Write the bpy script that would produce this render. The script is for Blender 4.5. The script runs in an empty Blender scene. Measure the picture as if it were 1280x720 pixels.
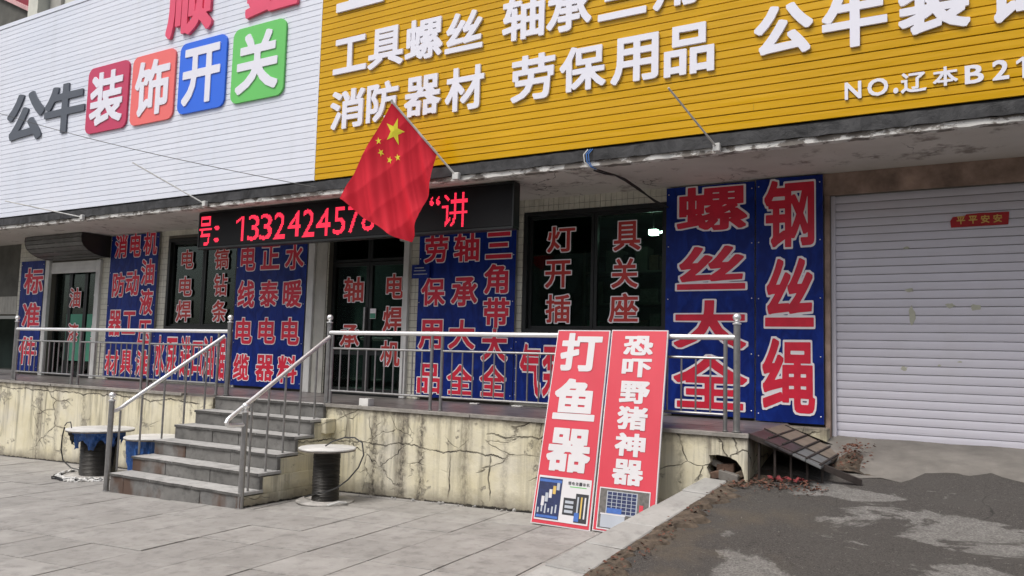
import bpy, bmesh, math, random
import numpy as np
from mathutils import Vector, Matrix
random.seed(7); rng = np.random.default_rng(5)
S = bpy.context.scene; C = S.collection
# ------------------------------------------------------------------ camera, sky, sun
YAW, PITCH, ROLL = 0.5349, 0.0844, 0.0273
F_ = Vector((-math.sin(YAW)*math.cos(PITCH), math.cos(YAW)*math.cos(PITCH), math.sin(PITCH)))
R0 = Vector((math.cos(YAW), math.sin(YAW), 0)); U0 = R0.cross(F_)
R_ = R0*math.cos(ROLL)+U0*math.sin(ROLL); U_ = U0*math.cos(ROLL)-R0*math.sin(ROLL)
cam = bpy.data.cameras.new('camera'); cam.lens = 995.7/1280*36; cam.sensor_width = 36; cam.clip_end = 800; cam.clip_start = 0.05
co = bpy.data.objects.new('camera', cam); C.objects.link(co); S.camera = co
co.matrix_world = Matrix(((R_.x, U_.x, -F_.x, 0), (R_.y, U_.y, -F_.y, -7.2948), (R_.z, U_.z, -F_.z, 0.6446), (0, 0, 0, 1)))
w = bpy.data.worlds.new('World'); S.world = w; w.use_nodes = True
nt = w.node_tree; sky = nt.nodes.new('ShaderNodeTexSky'); sky.sky_type = 'NISHITA'; sky.sun_disc = False
SUN_EL, SUN_AZ = math.radians(57), math.radians(203)   # azimuth clockwise from +Y
sky.sun_elevation = SUN_EL; sky.sun_rotation = SUN_AZ; sky.dust_density = 4.0; sky.air_density = 0.8; sky.ozone_density = 0.6
hs = nt.nodes.new('ShaderNodeHueSaturation'); hs.inputs['Saturation'].default_value = 0.45
nt.links.new(sky.outputs[0], hs.inputs['Color']); nt.links.new(hs.outputs[0], nt.nodes['Background'].inputs[0])
nt.nodes['Background'].inputs[1].default_value = 0.15
sd = bpy.data.lights.new('sun', 'SUN'); sd.energy = 1.75; sd.angle = math.radians(24); sd.color = (1, .965, .92)
so = bpy.data.objects.new('sun', sd); C.objects.link(so)
dirv = Vector((math.sin(SUN_AZ)*math.cos(SUN_EL), math.cos(SUN_AZ)*math.cos(SUN_EL), math.sin(SUN_EL)))
so.rotation_euler = dirv.to_track_quat('Z', 'Y').to_euler(); so.location = dirv*60
S.view_settings.view_transform = 'Standard'; S.view_settings.look = 'None'; S.view_settings.exposure = 0.12
S.cycles.max_bounces = 6

# ------------------------------------------------------------------ materials
def lin(r, g, b):
    f = lambda c: (c/255/12.92) if c/255 < .04045 else ((c/255+.055)/1.055)**2.4
    return (f(r), f(g), f(b))
class NB:
    def __init__(s, name):
        s.m = bpy.data.materials.new(name); s.m.use_nodes = True; s.t = s.m.node_tree; s.n = s.t.nodes
        s.b = s.n['Principled BSDF']; s.g = s.n.new('ShaderNodeNewGeometry').outputs['Position']
    def set(s, k, v):
        if hasattr(v, 'is_output'): s.t.links.new(v, s.b.inputs[k])
        else: s.b.inputs[k].default_value = v
    def mp(s, sc=(1, 1, 1), loc=(0, 0, 0), rot=(0, 0, 0), src=None):
        n = s.n.new('ShaderNodeMapping'); s.t.links.new(src or s.g, n.inputs[0])
        n.inputs['Scale'].default_value = sc; n.inputs['Location'].default_value = loc; n.inputs['Rotation'].default_value = rot
        return n.outputs[0]
    def noise(s, scale, det=4, rough=.55, vec=None, dist=0):
        n = s.n.new('ShaderNodeTexNoise'); n.inputs['Scale'].default_value = scale; n.inputs['Detail'].default_value = det
        n.inputs['Roughness'].default_value = rough; n.inputs['Distortion'].default_value = dist
        s.t.links.new(vec or s.g, n.inputs['Vector']); return n.outputs[0]
    def vor(s, scale, vec=None, feat='DISTANCE_TO_EDGE'):
        n = s.n.new('ShaderNodeTexVoronoi'); n.feature = feat; n.inputs['Scale'].default_value = scale
        s.t.links.new(vec or s.g, n.inputs['Vector']); return n.outputs['Distance' if feat != 'F1c' else 0]
    def ramp(s, v, a, b, lo=0., hi=1.):
        n = s.n.new('ShaderNodeMapRange'); s.t.links.new(v, n.inputs[0]); n.inputs[1].default_value = a; n.inputs[2].default_value = b
        n.inputs[3].default_value = lo; n.inputs[4].default_value = hi; return n.outputs[0]
    def math(s, op, a, b=0.):
        n = s.n.new('ShaderNodeMath'); n.operation = op
        for i, v in enumerate((a, b)):
            if hasattr(v, 'is_output'): s.t.links.new(v, n.inputs[i])
            else: n.inputs[i].default_value = v
        return n.outputs[0]
    def mix(s, f, a, b):
        n = s.n.new('ShaderNodeMix'); n.data_type = 'RGBA'
        for k, v in ((0, f), (6, a), (7, b)):
            if hasattr(v, 'is_output'): s.t.links.new(v, n.inputs[k])
            else: n.inputs[k].default_value = v if k == 0 else (*v[:3], 1)
        return n.outputs[2]
    def warp(s, amt, scale, vec=None):
        n = s.n.new('ShaderNodeTexNoise'); n.inputs['Scale'].default_value = scale; n.inputs['Detail'].default_value = 4
        s.t.links.new(vec or s.g, n.inputs['Vector'])
        v = s.n.new('ShaderNodeVectorMath'); v.operation = 'MULTIPLY_ADD'
        s.t.links.new(n.outputs['Color'], v.inputs[0]); v.inputs[1].default_value = (amt,)*3; s.t.links.new(vec or s.g, v.inputs[2]); return v.outputs[0]
    def xyz(s, k):
        n = s.n.new('ShaderNodeSeparateXYZ'); s.t.links.new(s.g, n.inputs[0]); return n.outputs[k]
    def objrand(s):
        n = s.n.new('ShaderNodeObjectInfo'); return n.outputs['Random']
    def bump(s, h, st=.3, d=.01):
        n = s.n.new('ShaderNodeBump'); n.inputs['Strength'].default_value = st; n.inputs['Distance'].default_value = d
        s.t.links.new(h, n.inputs['Height']); s.t.links.new(n.outputs[0], s.b.inputs['Normal'])
def mat(name, c, rough=.6, metal=0, var=.12, ns=3., bump=0, bs=40, dirt=0, dirtc=(.05, .045, .04), spec=None, orand=0):
    q = NB(name); a = tuple(x*(1-var) for x in c); b = tuple(min(1, x*(1+var)) for x in c)
    col = q.mix(q.ramp(q.noise(ns, 6), .3, .7), a, b)
    if orand: col = q.mix(q.math('MULTIPLY', q.objrand(), orand), col, tuple(x*.45 for x in c))
    if dirt: col = q.mix(q.math('MULTIPLY', q.ramp(q.noise(2.3, 8, .65, q.mp((1, 1, .5))), .45, .75), dirt), col, dirtc)
    q.set('Base Color', col); q.set('Roughness', rough); q.set('Metallic', metal)
    if spec is not None: q.set('Specular IOR Level', spec)
    if bump: q.bump(q.noise(bs, 5), bump, .01)
    return q.m
M = {}
def white_panel():
    q = NB('white_panel'); st = q.ramp(q.noise(1, 6, .6, q.mp((5, 1, .35))), .5, .75)
    col = q.mix(q.ramp(q.noise(.8, 3), .35, .65), (.74, .78, .87), (.78, .81, .89)); col = q.mix(q.math('MULTIPLY', st, .13), col, (.45, .45, .44))
    col = q.mix(q.math('MULTIPLY', q.objrand(), .05), col, (.5, .5, .55))
    q.set('Base Color', col); q.set('Roughness', .4); q.bump(q.noise(1.4, 2, .4, q.mp((1, 1, 8))), .12, .02); return q.m
M['white_panel'] = white_panel()
def yellow():
    q = NB('yellow_panel'); col = q.mix(q.ramp(q.noise(.8, 3), .35, .65), (.62, .345, .004), (.68, .385, .006))
    col = q.mix(q.math('MULTIPLY', q.objrand(), .16), col, (.46, .25, .008))
    q.set('Base Color', col); q.set('Roughness', .24); q.set('Specular IOR Level', .26); q.bump(q.noise(1.6, 3, .5, q.mp((1, 1, 9))), .28, .02); return q.m
M['yellow_panel'] = yellow()
M['letter_white'] = mat('letter_white', (.80, .80, .88), .4, var=.02)
M['letter_grey'] = mat('letter_grey', lin(82, 88, 98), .5, var=.04)
M['letter_pink'] = mat('letter_pink', lin(228, 80, 112), .45, var=.05)
M['panel_edge'] = mat('panel_edge', (.05, .05, .055), .6)
for k, c in dict(crimson=(196, 52, 92), coral=(240, 112, 108), blue=(35, 105, 228), green=(105, 200, 100)).items():
    M['tile_'+k] = mat('tile_'+k, lin(*c), .4, var=.03, ns=1)
def banner_blue():
    q = NB('banner_blue'); wr = q.noise(5, 4, .5, q.mp((1.5, 1, .8)), 1.2)
    q.set('Base Color', q.mix(q.ramp(wr, .4, .75), (.003, .016, .15), (.006, .032, .26))); q.set('Roughness', .45); q.set('Specular IOR Level', .22); q.bump(wr, .5, .02); return q.m
M['banner_blue'] = banner_blue()
M['print_red'] = mat('print_red', (.66, .014, .045), .5, var=.12, ns=6)
M['print_white'] = mat('print_white', (.84, .80, .82), .45, var=.05)
M['ad_white'] = mat('ad_white', (.66, .64, .65), .5, var=.04)
M['ad_red'] = mat('ad_red', (.61, .035, .062), .5, var=.05, ns=2)
M['cloth_red'] = mat('cloth_red', (.80, .018, .042), .75, var=.06)
M['star_yellow'] = mat('star_yellow', (.98, .88, .06), .6, var=.02)
M['letter_vinyl_red'] = mat('letter_vinyl_red', (.50, .035, .03), .5, var=.15, ns=9)
M['steel'] = mat('steel', (.92, .92, .91), .36, .72, var=.04, ns=14)
M['steel_dull'] = mat('steel_dull', (.36, .355, .35), .42, .85, var=.15, ns=14, dirt=.3)
M['black'] = mat('black', (.012, .012, .013), .5)
M['rubber'] = mat('rubber', (.02, .02, .022), .55, var=.3, ns=9)
M['dark_frame'] = mat('dark_frame', (.02, .022, .022), .4, .3)
M['trim_white'] = mat('trim_white', (.62, .62, .60), .5, dirt=.35, dirtc=(.12, .11, .1))
M['interior'] = mat('interior', (.05, .075, .062), .8, var=.5, ns=1.5)
M['cable'] = mat('cable', (.03, .03, .03), .5)
M['rope_white'] = mat('rope_white', (.6, .6, .58), .7)
M['blue_wire'] = mat('blue_wire', (.06, .2, .55), .5)
def soffit():
    q = NB('soffit'); base = q.mix(q.ramp(q.noise(1.2, 6), .3, .7), (.50, .47, .43), (.64, .61, .57))
    base = q.mix(q.math('MULTIPLY', q.ramp(q.noise(3.1, 9, .7), .56, .66), .75), base, (.16, .13, .11))
    cr = q.ramp(q.vor(1.3, q.warp(.5, 3)), 0, .012, 1, 0); base = q.mix(q.math('MULTIPLY', cr, q.ramp(q.noise(.9), .5, .6)), base, (.06, .05, .045))
    q.set('Base Color', base); q.set('Roughness', .85); q.bump(q.noise(30, 6), .3, .01); return q.m
M['soffit'] = soffit()
def fascia():
    q = NB('bitumen'); n = q.noise(4, 8, .65, None, .6)
    q.set('Base Color', q.mix(q.ramp(n, .35, .7), (.007, .007, .008), (.060, .060, .063)))
    q.set('Roughness', .6); q.bump(n, .8, .02); return q.m
M['bitumen'] = fascia()
def ledge():
    q = NB('broken_ledge'); n = q.noise(5, 8, .7, q.mp((1, 1, 2)))
    q.set('Base Color', q.mix(q.ramp(n, .47, .53), (.66, .65, .62), (.20, .18, .16))); q.set('Roughness', .8); q.bump(n, .6, .02); return q.m
M['broken_ledge'] = ledge()
def plaster():
    q = NB('cracked_plaster')
    z = q.xyz(2); x = q.xyz(0)
    base = q.mix(q.ramp(q.noise(2.2, 8, .6), .3, .7), (.64, .58, .39), (.78, .73, .57))
    pale = q.ramp(q.noise(1.3, 6, .6), .5, .68); base = q.mix(q.math('MULTIPLY', pale, .7), base, (.62, .59, .52))
    st = q.noise(1.0, 7, .65, q.mp((8, 8, .55)))
    streak = q.math('MULTIPLY', q.ramp(st, .47, .63), q.ramp(q.noise(.9, 3, .5, q.mp((1.4, 1, .25))), .36, .54))
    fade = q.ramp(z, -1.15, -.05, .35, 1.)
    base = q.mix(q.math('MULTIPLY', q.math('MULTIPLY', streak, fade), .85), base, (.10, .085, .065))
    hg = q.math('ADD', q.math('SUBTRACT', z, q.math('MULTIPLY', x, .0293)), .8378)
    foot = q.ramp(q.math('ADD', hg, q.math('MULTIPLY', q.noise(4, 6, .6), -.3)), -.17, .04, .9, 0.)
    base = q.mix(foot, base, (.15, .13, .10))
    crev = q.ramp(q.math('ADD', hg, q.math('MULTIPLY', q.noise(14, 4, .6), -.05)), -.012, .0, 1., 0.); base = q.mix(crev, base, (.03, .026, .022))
    wob = q.math('MULTIPLY', q.math('SUBTRACT', q.noise(2.5, 4, .6, q.mp((1, 1, 1.6))), .5), .12)
    mould = None
    for xc, wd_, st_ in ((-6.13, .035, 1.), (-6.0, .05, .55), (-5.72, .05, 1.), (-5.45, .04, 1.), (-4.85, .05, .5), (-4.35, .03, .4), (-3.95, .05, .6), (-11.9, .04, .6), (-13.1, .06, .7), (-9.6, .05, .4), (-2.45, .03, .5), (-12.6, .04, .5)):
        g_ = q.ramp(q.math('ABSOLUTE', q.math('SUBTRACT', q.math('ADD', x, wob), xc)), 0, wd_*2, st_, 0.); mould = g_ if mould is None else q.math('MAXIMUM', mould, g_)
    mspk = q.ramp(q.noise(24, 6, .75, q.mp((1, 1, .6))), .42, .58)
    base = q.mix(q.math('MULTIPLY', mould, .45), base, (.26, .22, .16)); base = q.mix(q.math('MULTIPLY', q.math('MULTIPLY', mould, mspk), .95), base, (.055, .048, .04))
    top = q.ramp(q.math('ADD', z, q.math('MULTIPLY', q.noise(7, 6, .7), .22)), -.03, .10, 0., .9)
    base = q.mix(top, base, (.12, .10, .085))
    sp = q.ramp(q.noise(22, 6, .75), .62, .70); base = q.mix(q.math('MULTIPLY', sp, .55), base, (.1, .085, .07))
    v1 = q.vor(1.15, q.warp(.34, 2.6, q.mp((.75, .75, 1.9)))); v2 = q.vor(2.6, q.warp(.22, 4, q.mp((1, 1, 1), (3, 2, 1))))
    m1 = q.ramp(q.noise(.7, 2, .5, q.mp((1, 1, 1), (5, 0, 2))), .53, .60); m2 = q.ramp(q.noise(.8, 2, .5, q.mp((1, 1, 1), (9, 0, 7))), .53, .6)
    cr = q.math('MAXIMUM', q.math('MULTIPLY', q.ramp(v1, .003, .013, 1, 0), m1), q.math('MULTIPLY', q.ramp(v2, .003, .018, 1, 0), m2))
    wv = q.ramp(q.noise(6, 3), .35, .6, .25, 1.); cr = q.math('MULTIPLY', cr, wv)
    wz = q.math('MULTIPLY', q.math('SUBTRACT', q.noise(2.2, 6, .6, q.mp((1, 1, 0))), .5), .26)
    def hline(zc, x0, x1, wid):
        a_ = q.ramp(q.math('ABSOLUTE', q.math('SUBTRACT', q.math('ADD', z, wz), zc)), wid*.35, wid, 1, 0)
        return q.math('MULTIPLY', q.math('MULTIPLY', a_, q.ramp(x, x0, x0+.1)), q.ramp(x, x1-.1, x1, 1, 0))
    def vline(xc, z0, z1, wid):
        a_ = q.ramp(q.math('ABSOLUTE', q.math('SUBTRACT', q.math('ADD', x, wob), xc)), wid*.3, wid, 1, 0)
        return q.math('MULTIPLY', q.math('MULTIPLY', a_, q.ramp(z, z0, z0+.1)), q.ramp(z, z1-.1, z1, 1, 0))
    for l_ in (hline(-.42, -6.9, -4.3, .011), hline(-.12, -15.5, -9.2, .012), hline(-.20, -4.6, -3.2, .013), vline(-5.05, -.95, -.45, .009), vline(-4.53, -.92, -.4, .010)): cr = q.math('MAXIMUM', cr, q.math('MULTIPLY', l_, wv))
    lost = q.ramp(q.noise(2.6, 9, .72, q.mp((1, 1, 1.2), (7, 1, 3))), .60, .625); base = q.mix(q.math('MULTIPLY', lost, .75), base, (.33, .30, .24))
    rim = q.math('MULTIPLY', q.ramp(v1, .01, .05, 1, 0), m1); base = q.mix(q.math('MULTIPLY', rim, .35), base, (.22, .19, .14))
    base = q.mix(q.math('MULTIPLY', cr, .92), base, (.045, .038, .03))
    q.set('Base Color', base); q.set('Roughness', .88)
    h = q.math('SUBTRACT', q.math('MULTIPLY', q.noise(18, 8, .65), .6), q.math('ADD', q.math('MULTIPLY', cr, 2.5), q.math('MULTIPLY', lost, .8))); q.bump(h, .8, .014); return q.m
M['plaster'] = plaster()
def stone(name, a, b, rust=.0, wet=.3):
    q = NB(name); n = q.noise(3.5, 9, .65); base = q.mix(q.ramp(n, .3, .7), a, b)
    base = q.mix(q.math('MULTIPLY', q.ramp(q.noise(7, 8, .7, q.mp((1, 1, 1), (3, 3, 3))), .5, .66), wet), base, tuple(x*.35 for x in a))
    if rust: base = q.mix(q.ramp(q.noise(3.6, 3, .5, q.mp((1, 1, .6), (1.3, 0, 4))), .58-rust*.12, .70-rust*.08, 0, .9), base, (.10, .045, .022))
    base = q.mix(q.math('MULTIPLY', q.objrand(), .30), base, tuple(x*.5 for x in a))
    q.set('Base Color', base); q.set('Roughness', .75); q.bump(q.noise(45, 6, .7), .35, .006); return q.m
M['paving'] = stone('paving', (.30, .285, .265), (.42, .402, .378), 0, .4)
M['kerb'] = stone('kerb_stone', (.36, .35, .33), (.48, .47, .445), 0, .4)
M['step_tread'] = stone('step_tread', (.36, .355, .34), (.54, .53, .51), 0, .45)  # paler than the risers: light from above is put into the tread colour
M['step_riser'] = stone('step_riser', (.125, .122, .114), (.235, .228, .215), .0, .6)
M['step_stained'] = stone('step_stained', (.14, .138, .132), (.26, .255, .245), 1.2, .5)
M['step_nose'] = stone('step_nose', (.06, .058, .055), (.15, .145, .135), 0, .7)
M['floor_stone'] = mat('floor_stone', (.15, .135, .13), .38, var=.3, ns=4, dirt=.4)
M['floor_edge'] = mat('floor_edge', (.30, .28, .25), .6, var=.25, ns=8, dirt=.5, bump=.4)
M['wall_tile'] = mat('wall_tile', (.60, .585, .50), .3, var=.1, ns=12, dirt=.35, dirtc=(.16, .13, .09))
M['grout'] = mat('grout', (.12, .11, .09), .9)
M['wall_paint'] = mat('wall_paint', (.42, .41, .37), .8, dirt=.4)
M['lintel'] = mat('rusty_lintel', (.36, .26, .21), .9, var=.4, ns=5, bump=.6, bs=18, dirt=.6, dirtc=(.09, .06, .045))
M['shutter_white'] = mat('shutter_white', (.68, .665, .735), .4, var=.03, ns=1.2, dirt=.14, dirtc=(.42, .40, .34))
M['shutter_grey'] = mat('shutter_grey', (.16, .16, .155), .5, .3, var=.25, ns=6, dirt=.5)
M['shutter_side'] = mat('shutter_side', (.02, .018, .017), .6)
M['flange'] = mat('drum_flange', (.66, .65, .62), .6, var=.1, ns=6, dirt=.35)
M['flange_dirty'] = mat('flange_dirty', (.45, .43, .40), .7, var=.3, ns=9, dirt=.9)
M['flange_wood'] = mat('flange_wood', (.16, .14, .12), .8, var=.4, ns=20)
M['wound_cable'] = mat('wound_cable', (.035, .032, .028), .45, .3, var=.4, ns=3)
M['blue_plastic'] = mat('blue_plastic', (.02, .085, .28), .35, var=.45, ns=9, bump=.6, bs=12)
M['black_plastic'] = mat('black_plastic', (.012, .012, .014), .3, var=.3)
M['wood_board'] = mat('wood_board', (.21, .172, .135), .7, var=.2, ns=6, dirt=.35)
M['dark_board'] = mat('dark_board', (.045, .040, .042), .45, var=.3, ns=6)
M['slate_board'] = mat('slate_board', (.15, .155, .155), .5, var=.2, ns=6)
M['rust_steel'] = mat('rust_steel', (.035, .026, .022), .7, var=.4, ns=12)
M['soil'] = mat('soil', (.095, .072, .052), .95, var=.6, ns=14, bump=.9, bs=40)
M['leaf'] = mat('dry_leaf', (.13, .055, .035), .8, var=.5, ns=30)
M['leaf_red'] = mat('red_scrap', (.20, .03, .033), .8, var=.4, ns=30)
M['paper_red'] = mat('paper_red', (.42, .012, .016), .6, var=.15, ns=8)
M['stain'] = mat('paste_stain', (.50, .50, .40), .6, var=.1, ns=20)
M['gold'] = mat('gold_ink', (.62, .42, .10), .5)
M['foam'] = mat('foam', (.72, .71, .68), .8)
M['poster_green'] = mat('poster_green', (.06, .26, .17), .6, var=.1)
M['pic_navy'] = mat('print_navy', (.015, .025, .09), .4, var=.3, ns=30)
M['pic_black'] = mat('print_black', (.03, .03, .035), .4, var=.3, ns=40)
M['pic_grey'] = mat('print_grey', (.13, .12, .11), .5, var=.4, ns=25)
M['pic_steel'] = mat('print_steel', (.42, .45, .50), .5, var=.1)
M['pic_blue'] = mat('print_blue', (.05, .14, .45), .5, var=.2, ns=30)
M['pic_green'] = mat('print_green', (.12, .5, .12), .5)
M['render_wall'] = mat('render_wall', (.66, .66, .58), .85, var=.08, dirt=.2)
M['roof_red'] = mat('roof_red', (.30, .02, .04), .6, var=.2)
M['roof_tile'] = mat('roof_tile_pink', (.62, .36, .36), .7, var=.2)
M['concrete_dark'] = mat('concrete_dark', (.10, .098, .085), .85, var=.25)
M['brick'] = mat('brick', (.11, .065, .045), .85, var=.4, ns=14, bump=.5)
M['far_wall'] = mat('far_wall', (.20, .20, .19), .85)
M['bark'] = mat('bark', (.06, .05, .04), .9, var=.3, ns=10, bump=.5)
def asphalt(name='asphalt', patch=True):
    q = NB(name); fine = q.noise(90, 3, .8); mid = q.noise(2.5, 7, .6)
    base = q.mix(q.ramp(fine, .35, .68), (.028, .025, .023), (.125, .112, .10)); agg = q.ramp(q.noise(34, 4, .8), .60, .68); base = q.mix(q.math('MULTIPLY', agg, .8), base, (.24, .225, .205)); base = q.mix(q.math('MULTIPLY', q.ramp(q.noise(20, 6, .85, q.mp((1, 1, 1), (2, 2, 2))), .55, .66), .7), base, (.018, .016, .015)); base = q.mix(q.math('MULTIPLY', q.math('MULTIPLY', q.ramp(q.vor(.9, q.warp(.3, 3)), .002, .009, 1, 0), q.ramp(q.noise(.8), .5, .56)), .8), base, (.015, .014, .013)); base = q.mix(q.ramp(mid, .35, .75, 0, .7), base, (.085, .078, .07))
    if patch:
        pv = q.noise(1.05, 11, .62, q.mp((1.0, 1.5, 0), (.35, .15, 0)), .5)
        x = q.xyz(0); y = q.xyz(1)
        pos = q.math('MULTIPLY', q.ramp(x, -1.7, -1.0, -.03, .075), q.ramp(y, .55, .1, -.5, 1))
        msk = q.ramp(q.math('ADD', pv, pos), .568, .60)
        pc = q.mix(q.ramp(q.noise(60, 4, .7), .35, .65), (.13, .125, .115), (.31, .295, .275)); base = q.mix(q.math('MULTIPLY', msk, q.ramp(q.noise(11, 6, .7), .3, .6, .55, 1.)), base, pc)
        br = q.math('MULTIPLY', q.ramp(q.noise(1.7, 5, .6, q.mp((1, 1, 0), (4, 4, 0))), .5, .7), q.ramp(x, -.9, -1.8, 0, .6)); base = q.mix(br, base, (.15, .115, .075))
    q.set('Base Color', base); q.set('Roughness', .85); q.bump(q.noise(70, 5, .8), .9, .012); return q.m
M['asphalt'] = asphalt(); M['road'] = asphalt('road_asphalt', False)
M['apron'] = mat('apron_concrete', (.20, .185, .165), .85, var=.2, ns=3, bump=.5, dirt=.5)
def glass():
    q = NB('window_glass'); t = q.n.new('ShaderNodeBsdfTransparent'); t.inputs[0].default_value = (.62, .80, .70, 1)
    g = q.n.new('ShaderNodeBsdfGlossy'); g.inputs['Roughness'].default_value = .03; g.inputs[0].default_value = (.8, .95, .88, 1)
    fr = q.n.new('ShaderNodeFresnel'); fr.inputs[0].default_value = 1.5
    
    mx = q.n.new('ShaderNodeMixShader'); q.t.links.new(fr.outputs[0], mx.inputs[0]); q.t.links.new(t.outputs[0], mx.inputs[1]); q.t.links.new(g.outputs[0], mx.inputs[2])
    q.t.links.new(mx.outputs[0], q.n['Material Output'].inputs[0]); return q.m
M['glass'] = glass()
def emit(name, c, st):
    q = NB(name); q.set('Base Color', (0, 0, 0, 1)); q.set('Emission Color', (*c, 1)); q.set('Emission Strength', st); return q.m
M['led_red'] = emit('led_red', (1., .03, .075), 1.5)
M['lamp_glow'] = emit('lamp_glow', (.9, 1., .95), 9)
M['led_black'] = mat('led_black', (.006, .006, .007), .6, spec=.2)

# ------------------------------------------------------------------ mesh helpers
def V(*a): return Vector(a)
class MB:
    def __init__(s): s.v = []; s.f = []; s.mi = []
    def box(s, x0, x1, y0, y1, z0, z1, mi=0):
        return s.hexa([(x0, y0, z0), (x1, y0, z0), (x1, y1, z0), (x0, y1, z0), (x0, y0, z1), (x1, y0, z1), (x1, y1, z1), (x0, y1, z1)], mi)
    def hexa(s, p, mi=0):
        b = len(s.v); s.v += [tuple(q) for q in p]
        s.f += [tuple(b+i for i in q) for q in ((0, 3, 2, 1), (4, 5, 6, 7), (0, 1, 5, 4), (1, 2, 6, 5), (2, 3, 7, 6), (3, 0, 4, 7))]; s.mi += [mi]*6; return s
    def face(s, pts, mi=0):
        b = len(s.v); s.v += [tuple(q) for q in pts]; s.f.append(tuple(range(b, b+len(pts)))); s.mi.append(mi); return s
    def tube(s, pts, r, n=10, cap=True, mi=0):
        pts = [Vector(p) for p in pts]; rr = r if isinstance(r, (list, tuple)) else [r]*len(pts); b = len(s.v)
        up = None
        for i, p in enumerate(pts):
            d = (pts[min(i+1, len(pts)-1)]-pts[max(i-1, 0)]).normalized()
            if up is None: up = Vector((0, 0, 1)) if abs(d.z) < .9 else Vector((1, 0, 0))
            a = d.cross(up).normalized(); c = a.cross(d).normalized(); up = c
            for k in range(n):
                t = 2*math.pi*k/n; s.v.append(tuple(p+(a*math.cos(t)+c*math.sin(t))*rr[i]))
        for i in range(len(pts)-1):
            for k in range(n):
                s.f.append((b+i*n+k, b+i*n+(k+1) % n, b+(i+1)*n+(k+1) % n, b+(i+1)*n+k)); s.mi.append(mi)
        if cap:
            s.f.append(tuple(b+k for k in reversed(range(n)))); s.f.append(tuple(b+(len(pts)-1)*n+k for k in range(n))); s.mi += [mi, mi]
        return s
    def lathe(s, prof, c, n=32, mi=0, jit=0):
        b = len(s.v)
        for i, (r, z) in enumerate(prof):
            for k in range(n):
                t = 2*math.pi*k/n; q = r*(1+(random.uniform(-jit, jit) if jit else 0)); s.v.append((c[0]+q*math.cos(t), c[1]+q*math.sin(t), c[2]+z))
        for i in range(len(prof)-1):
            for k in range(n):
                s.f.append((b+i*n+k, b+i*n+(k+1) % n, b+(i+1)*n+(k+1) % n, b+(i+1)*n+k)); s.mi.append(mi)
        return s
    def ball(s, c, r, n=12, mi=0):
        return s.lathe([(max(r*math.sin(math.pi*i/8), 1e-4), -r*math.cos(math.pi*i/8)) for i in range(9)], c, n, mi)
    def build(s, name, mats, parent=None, smooth=False, bevel=0):
        me = bpy.data.meshes.new(name); me.from_pydata(s.v, [], s.f); me.update()
        ms = mats if isinstance(mats, (list, tuple)) else [mats]
        for m in ms: me.materials.append(M[m] if isinstance(m, str) else m)
        me.polygons.foreach_set('material_index', s.mi)
        bm = bmesh.new(); bm.from_mesh(me); bmesh.ops.recalc_face_normals(bm, faces=bm.faces)
        if bevel: bmesh.ops.bevel(bm, geom=list(bm.edges), offset=bevel, segments=1, affect='EDGES', clamp_overlap=True)
        bm.to_mesh(me); bm.free()
        if smooth:
            me.polygons.foreach_set('use_smooth', [True]*len(me.polygons)); me.set_sharp_from_angle(angle=math.radians(40))
        return link(name, me, parent)
def wloc(o):
    l = Vector((0, 0, 0))
    while o: l = l+o.location; o = o.parent
    return l
def link(name, me, parent=None):
    o = bpy.data.objects.new(name, me); C.objects.link(o)
    if parent is not None:
        me.transform(Matrix.Translation(-wloc(parent))); o.parent = parent
    return o
def tag(o, label=None, cat=None, group=None, kind=None):
    for k, v in (('label', label), ('category', cat), ('group', group), ('kind', kind)):
        if v: o[k] = v
    return o
def thing(name, label, cat, loc=(0, 0, 0), group=None):
    o = bpy.data.objects.new(name, None); o.empty_display_size = .1; o.location = loc; C.objects.link(o); return tag(o, label, cat, group)
def dup(o, parent, off):           # a copy of one part sharing its mesh, moved by off
    c = o.copy(); C.objects.link(c); c.parent = parent; c.location = o.location+Vector(off); return c
def inst(name, mesh, parent, off=(0, 0, 0)):   # mesh already in parent space
    o = bpy.data.objects.new(name, mesh); C.objects.link(o); o.parent = parent; o.location = off; return o

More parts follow.
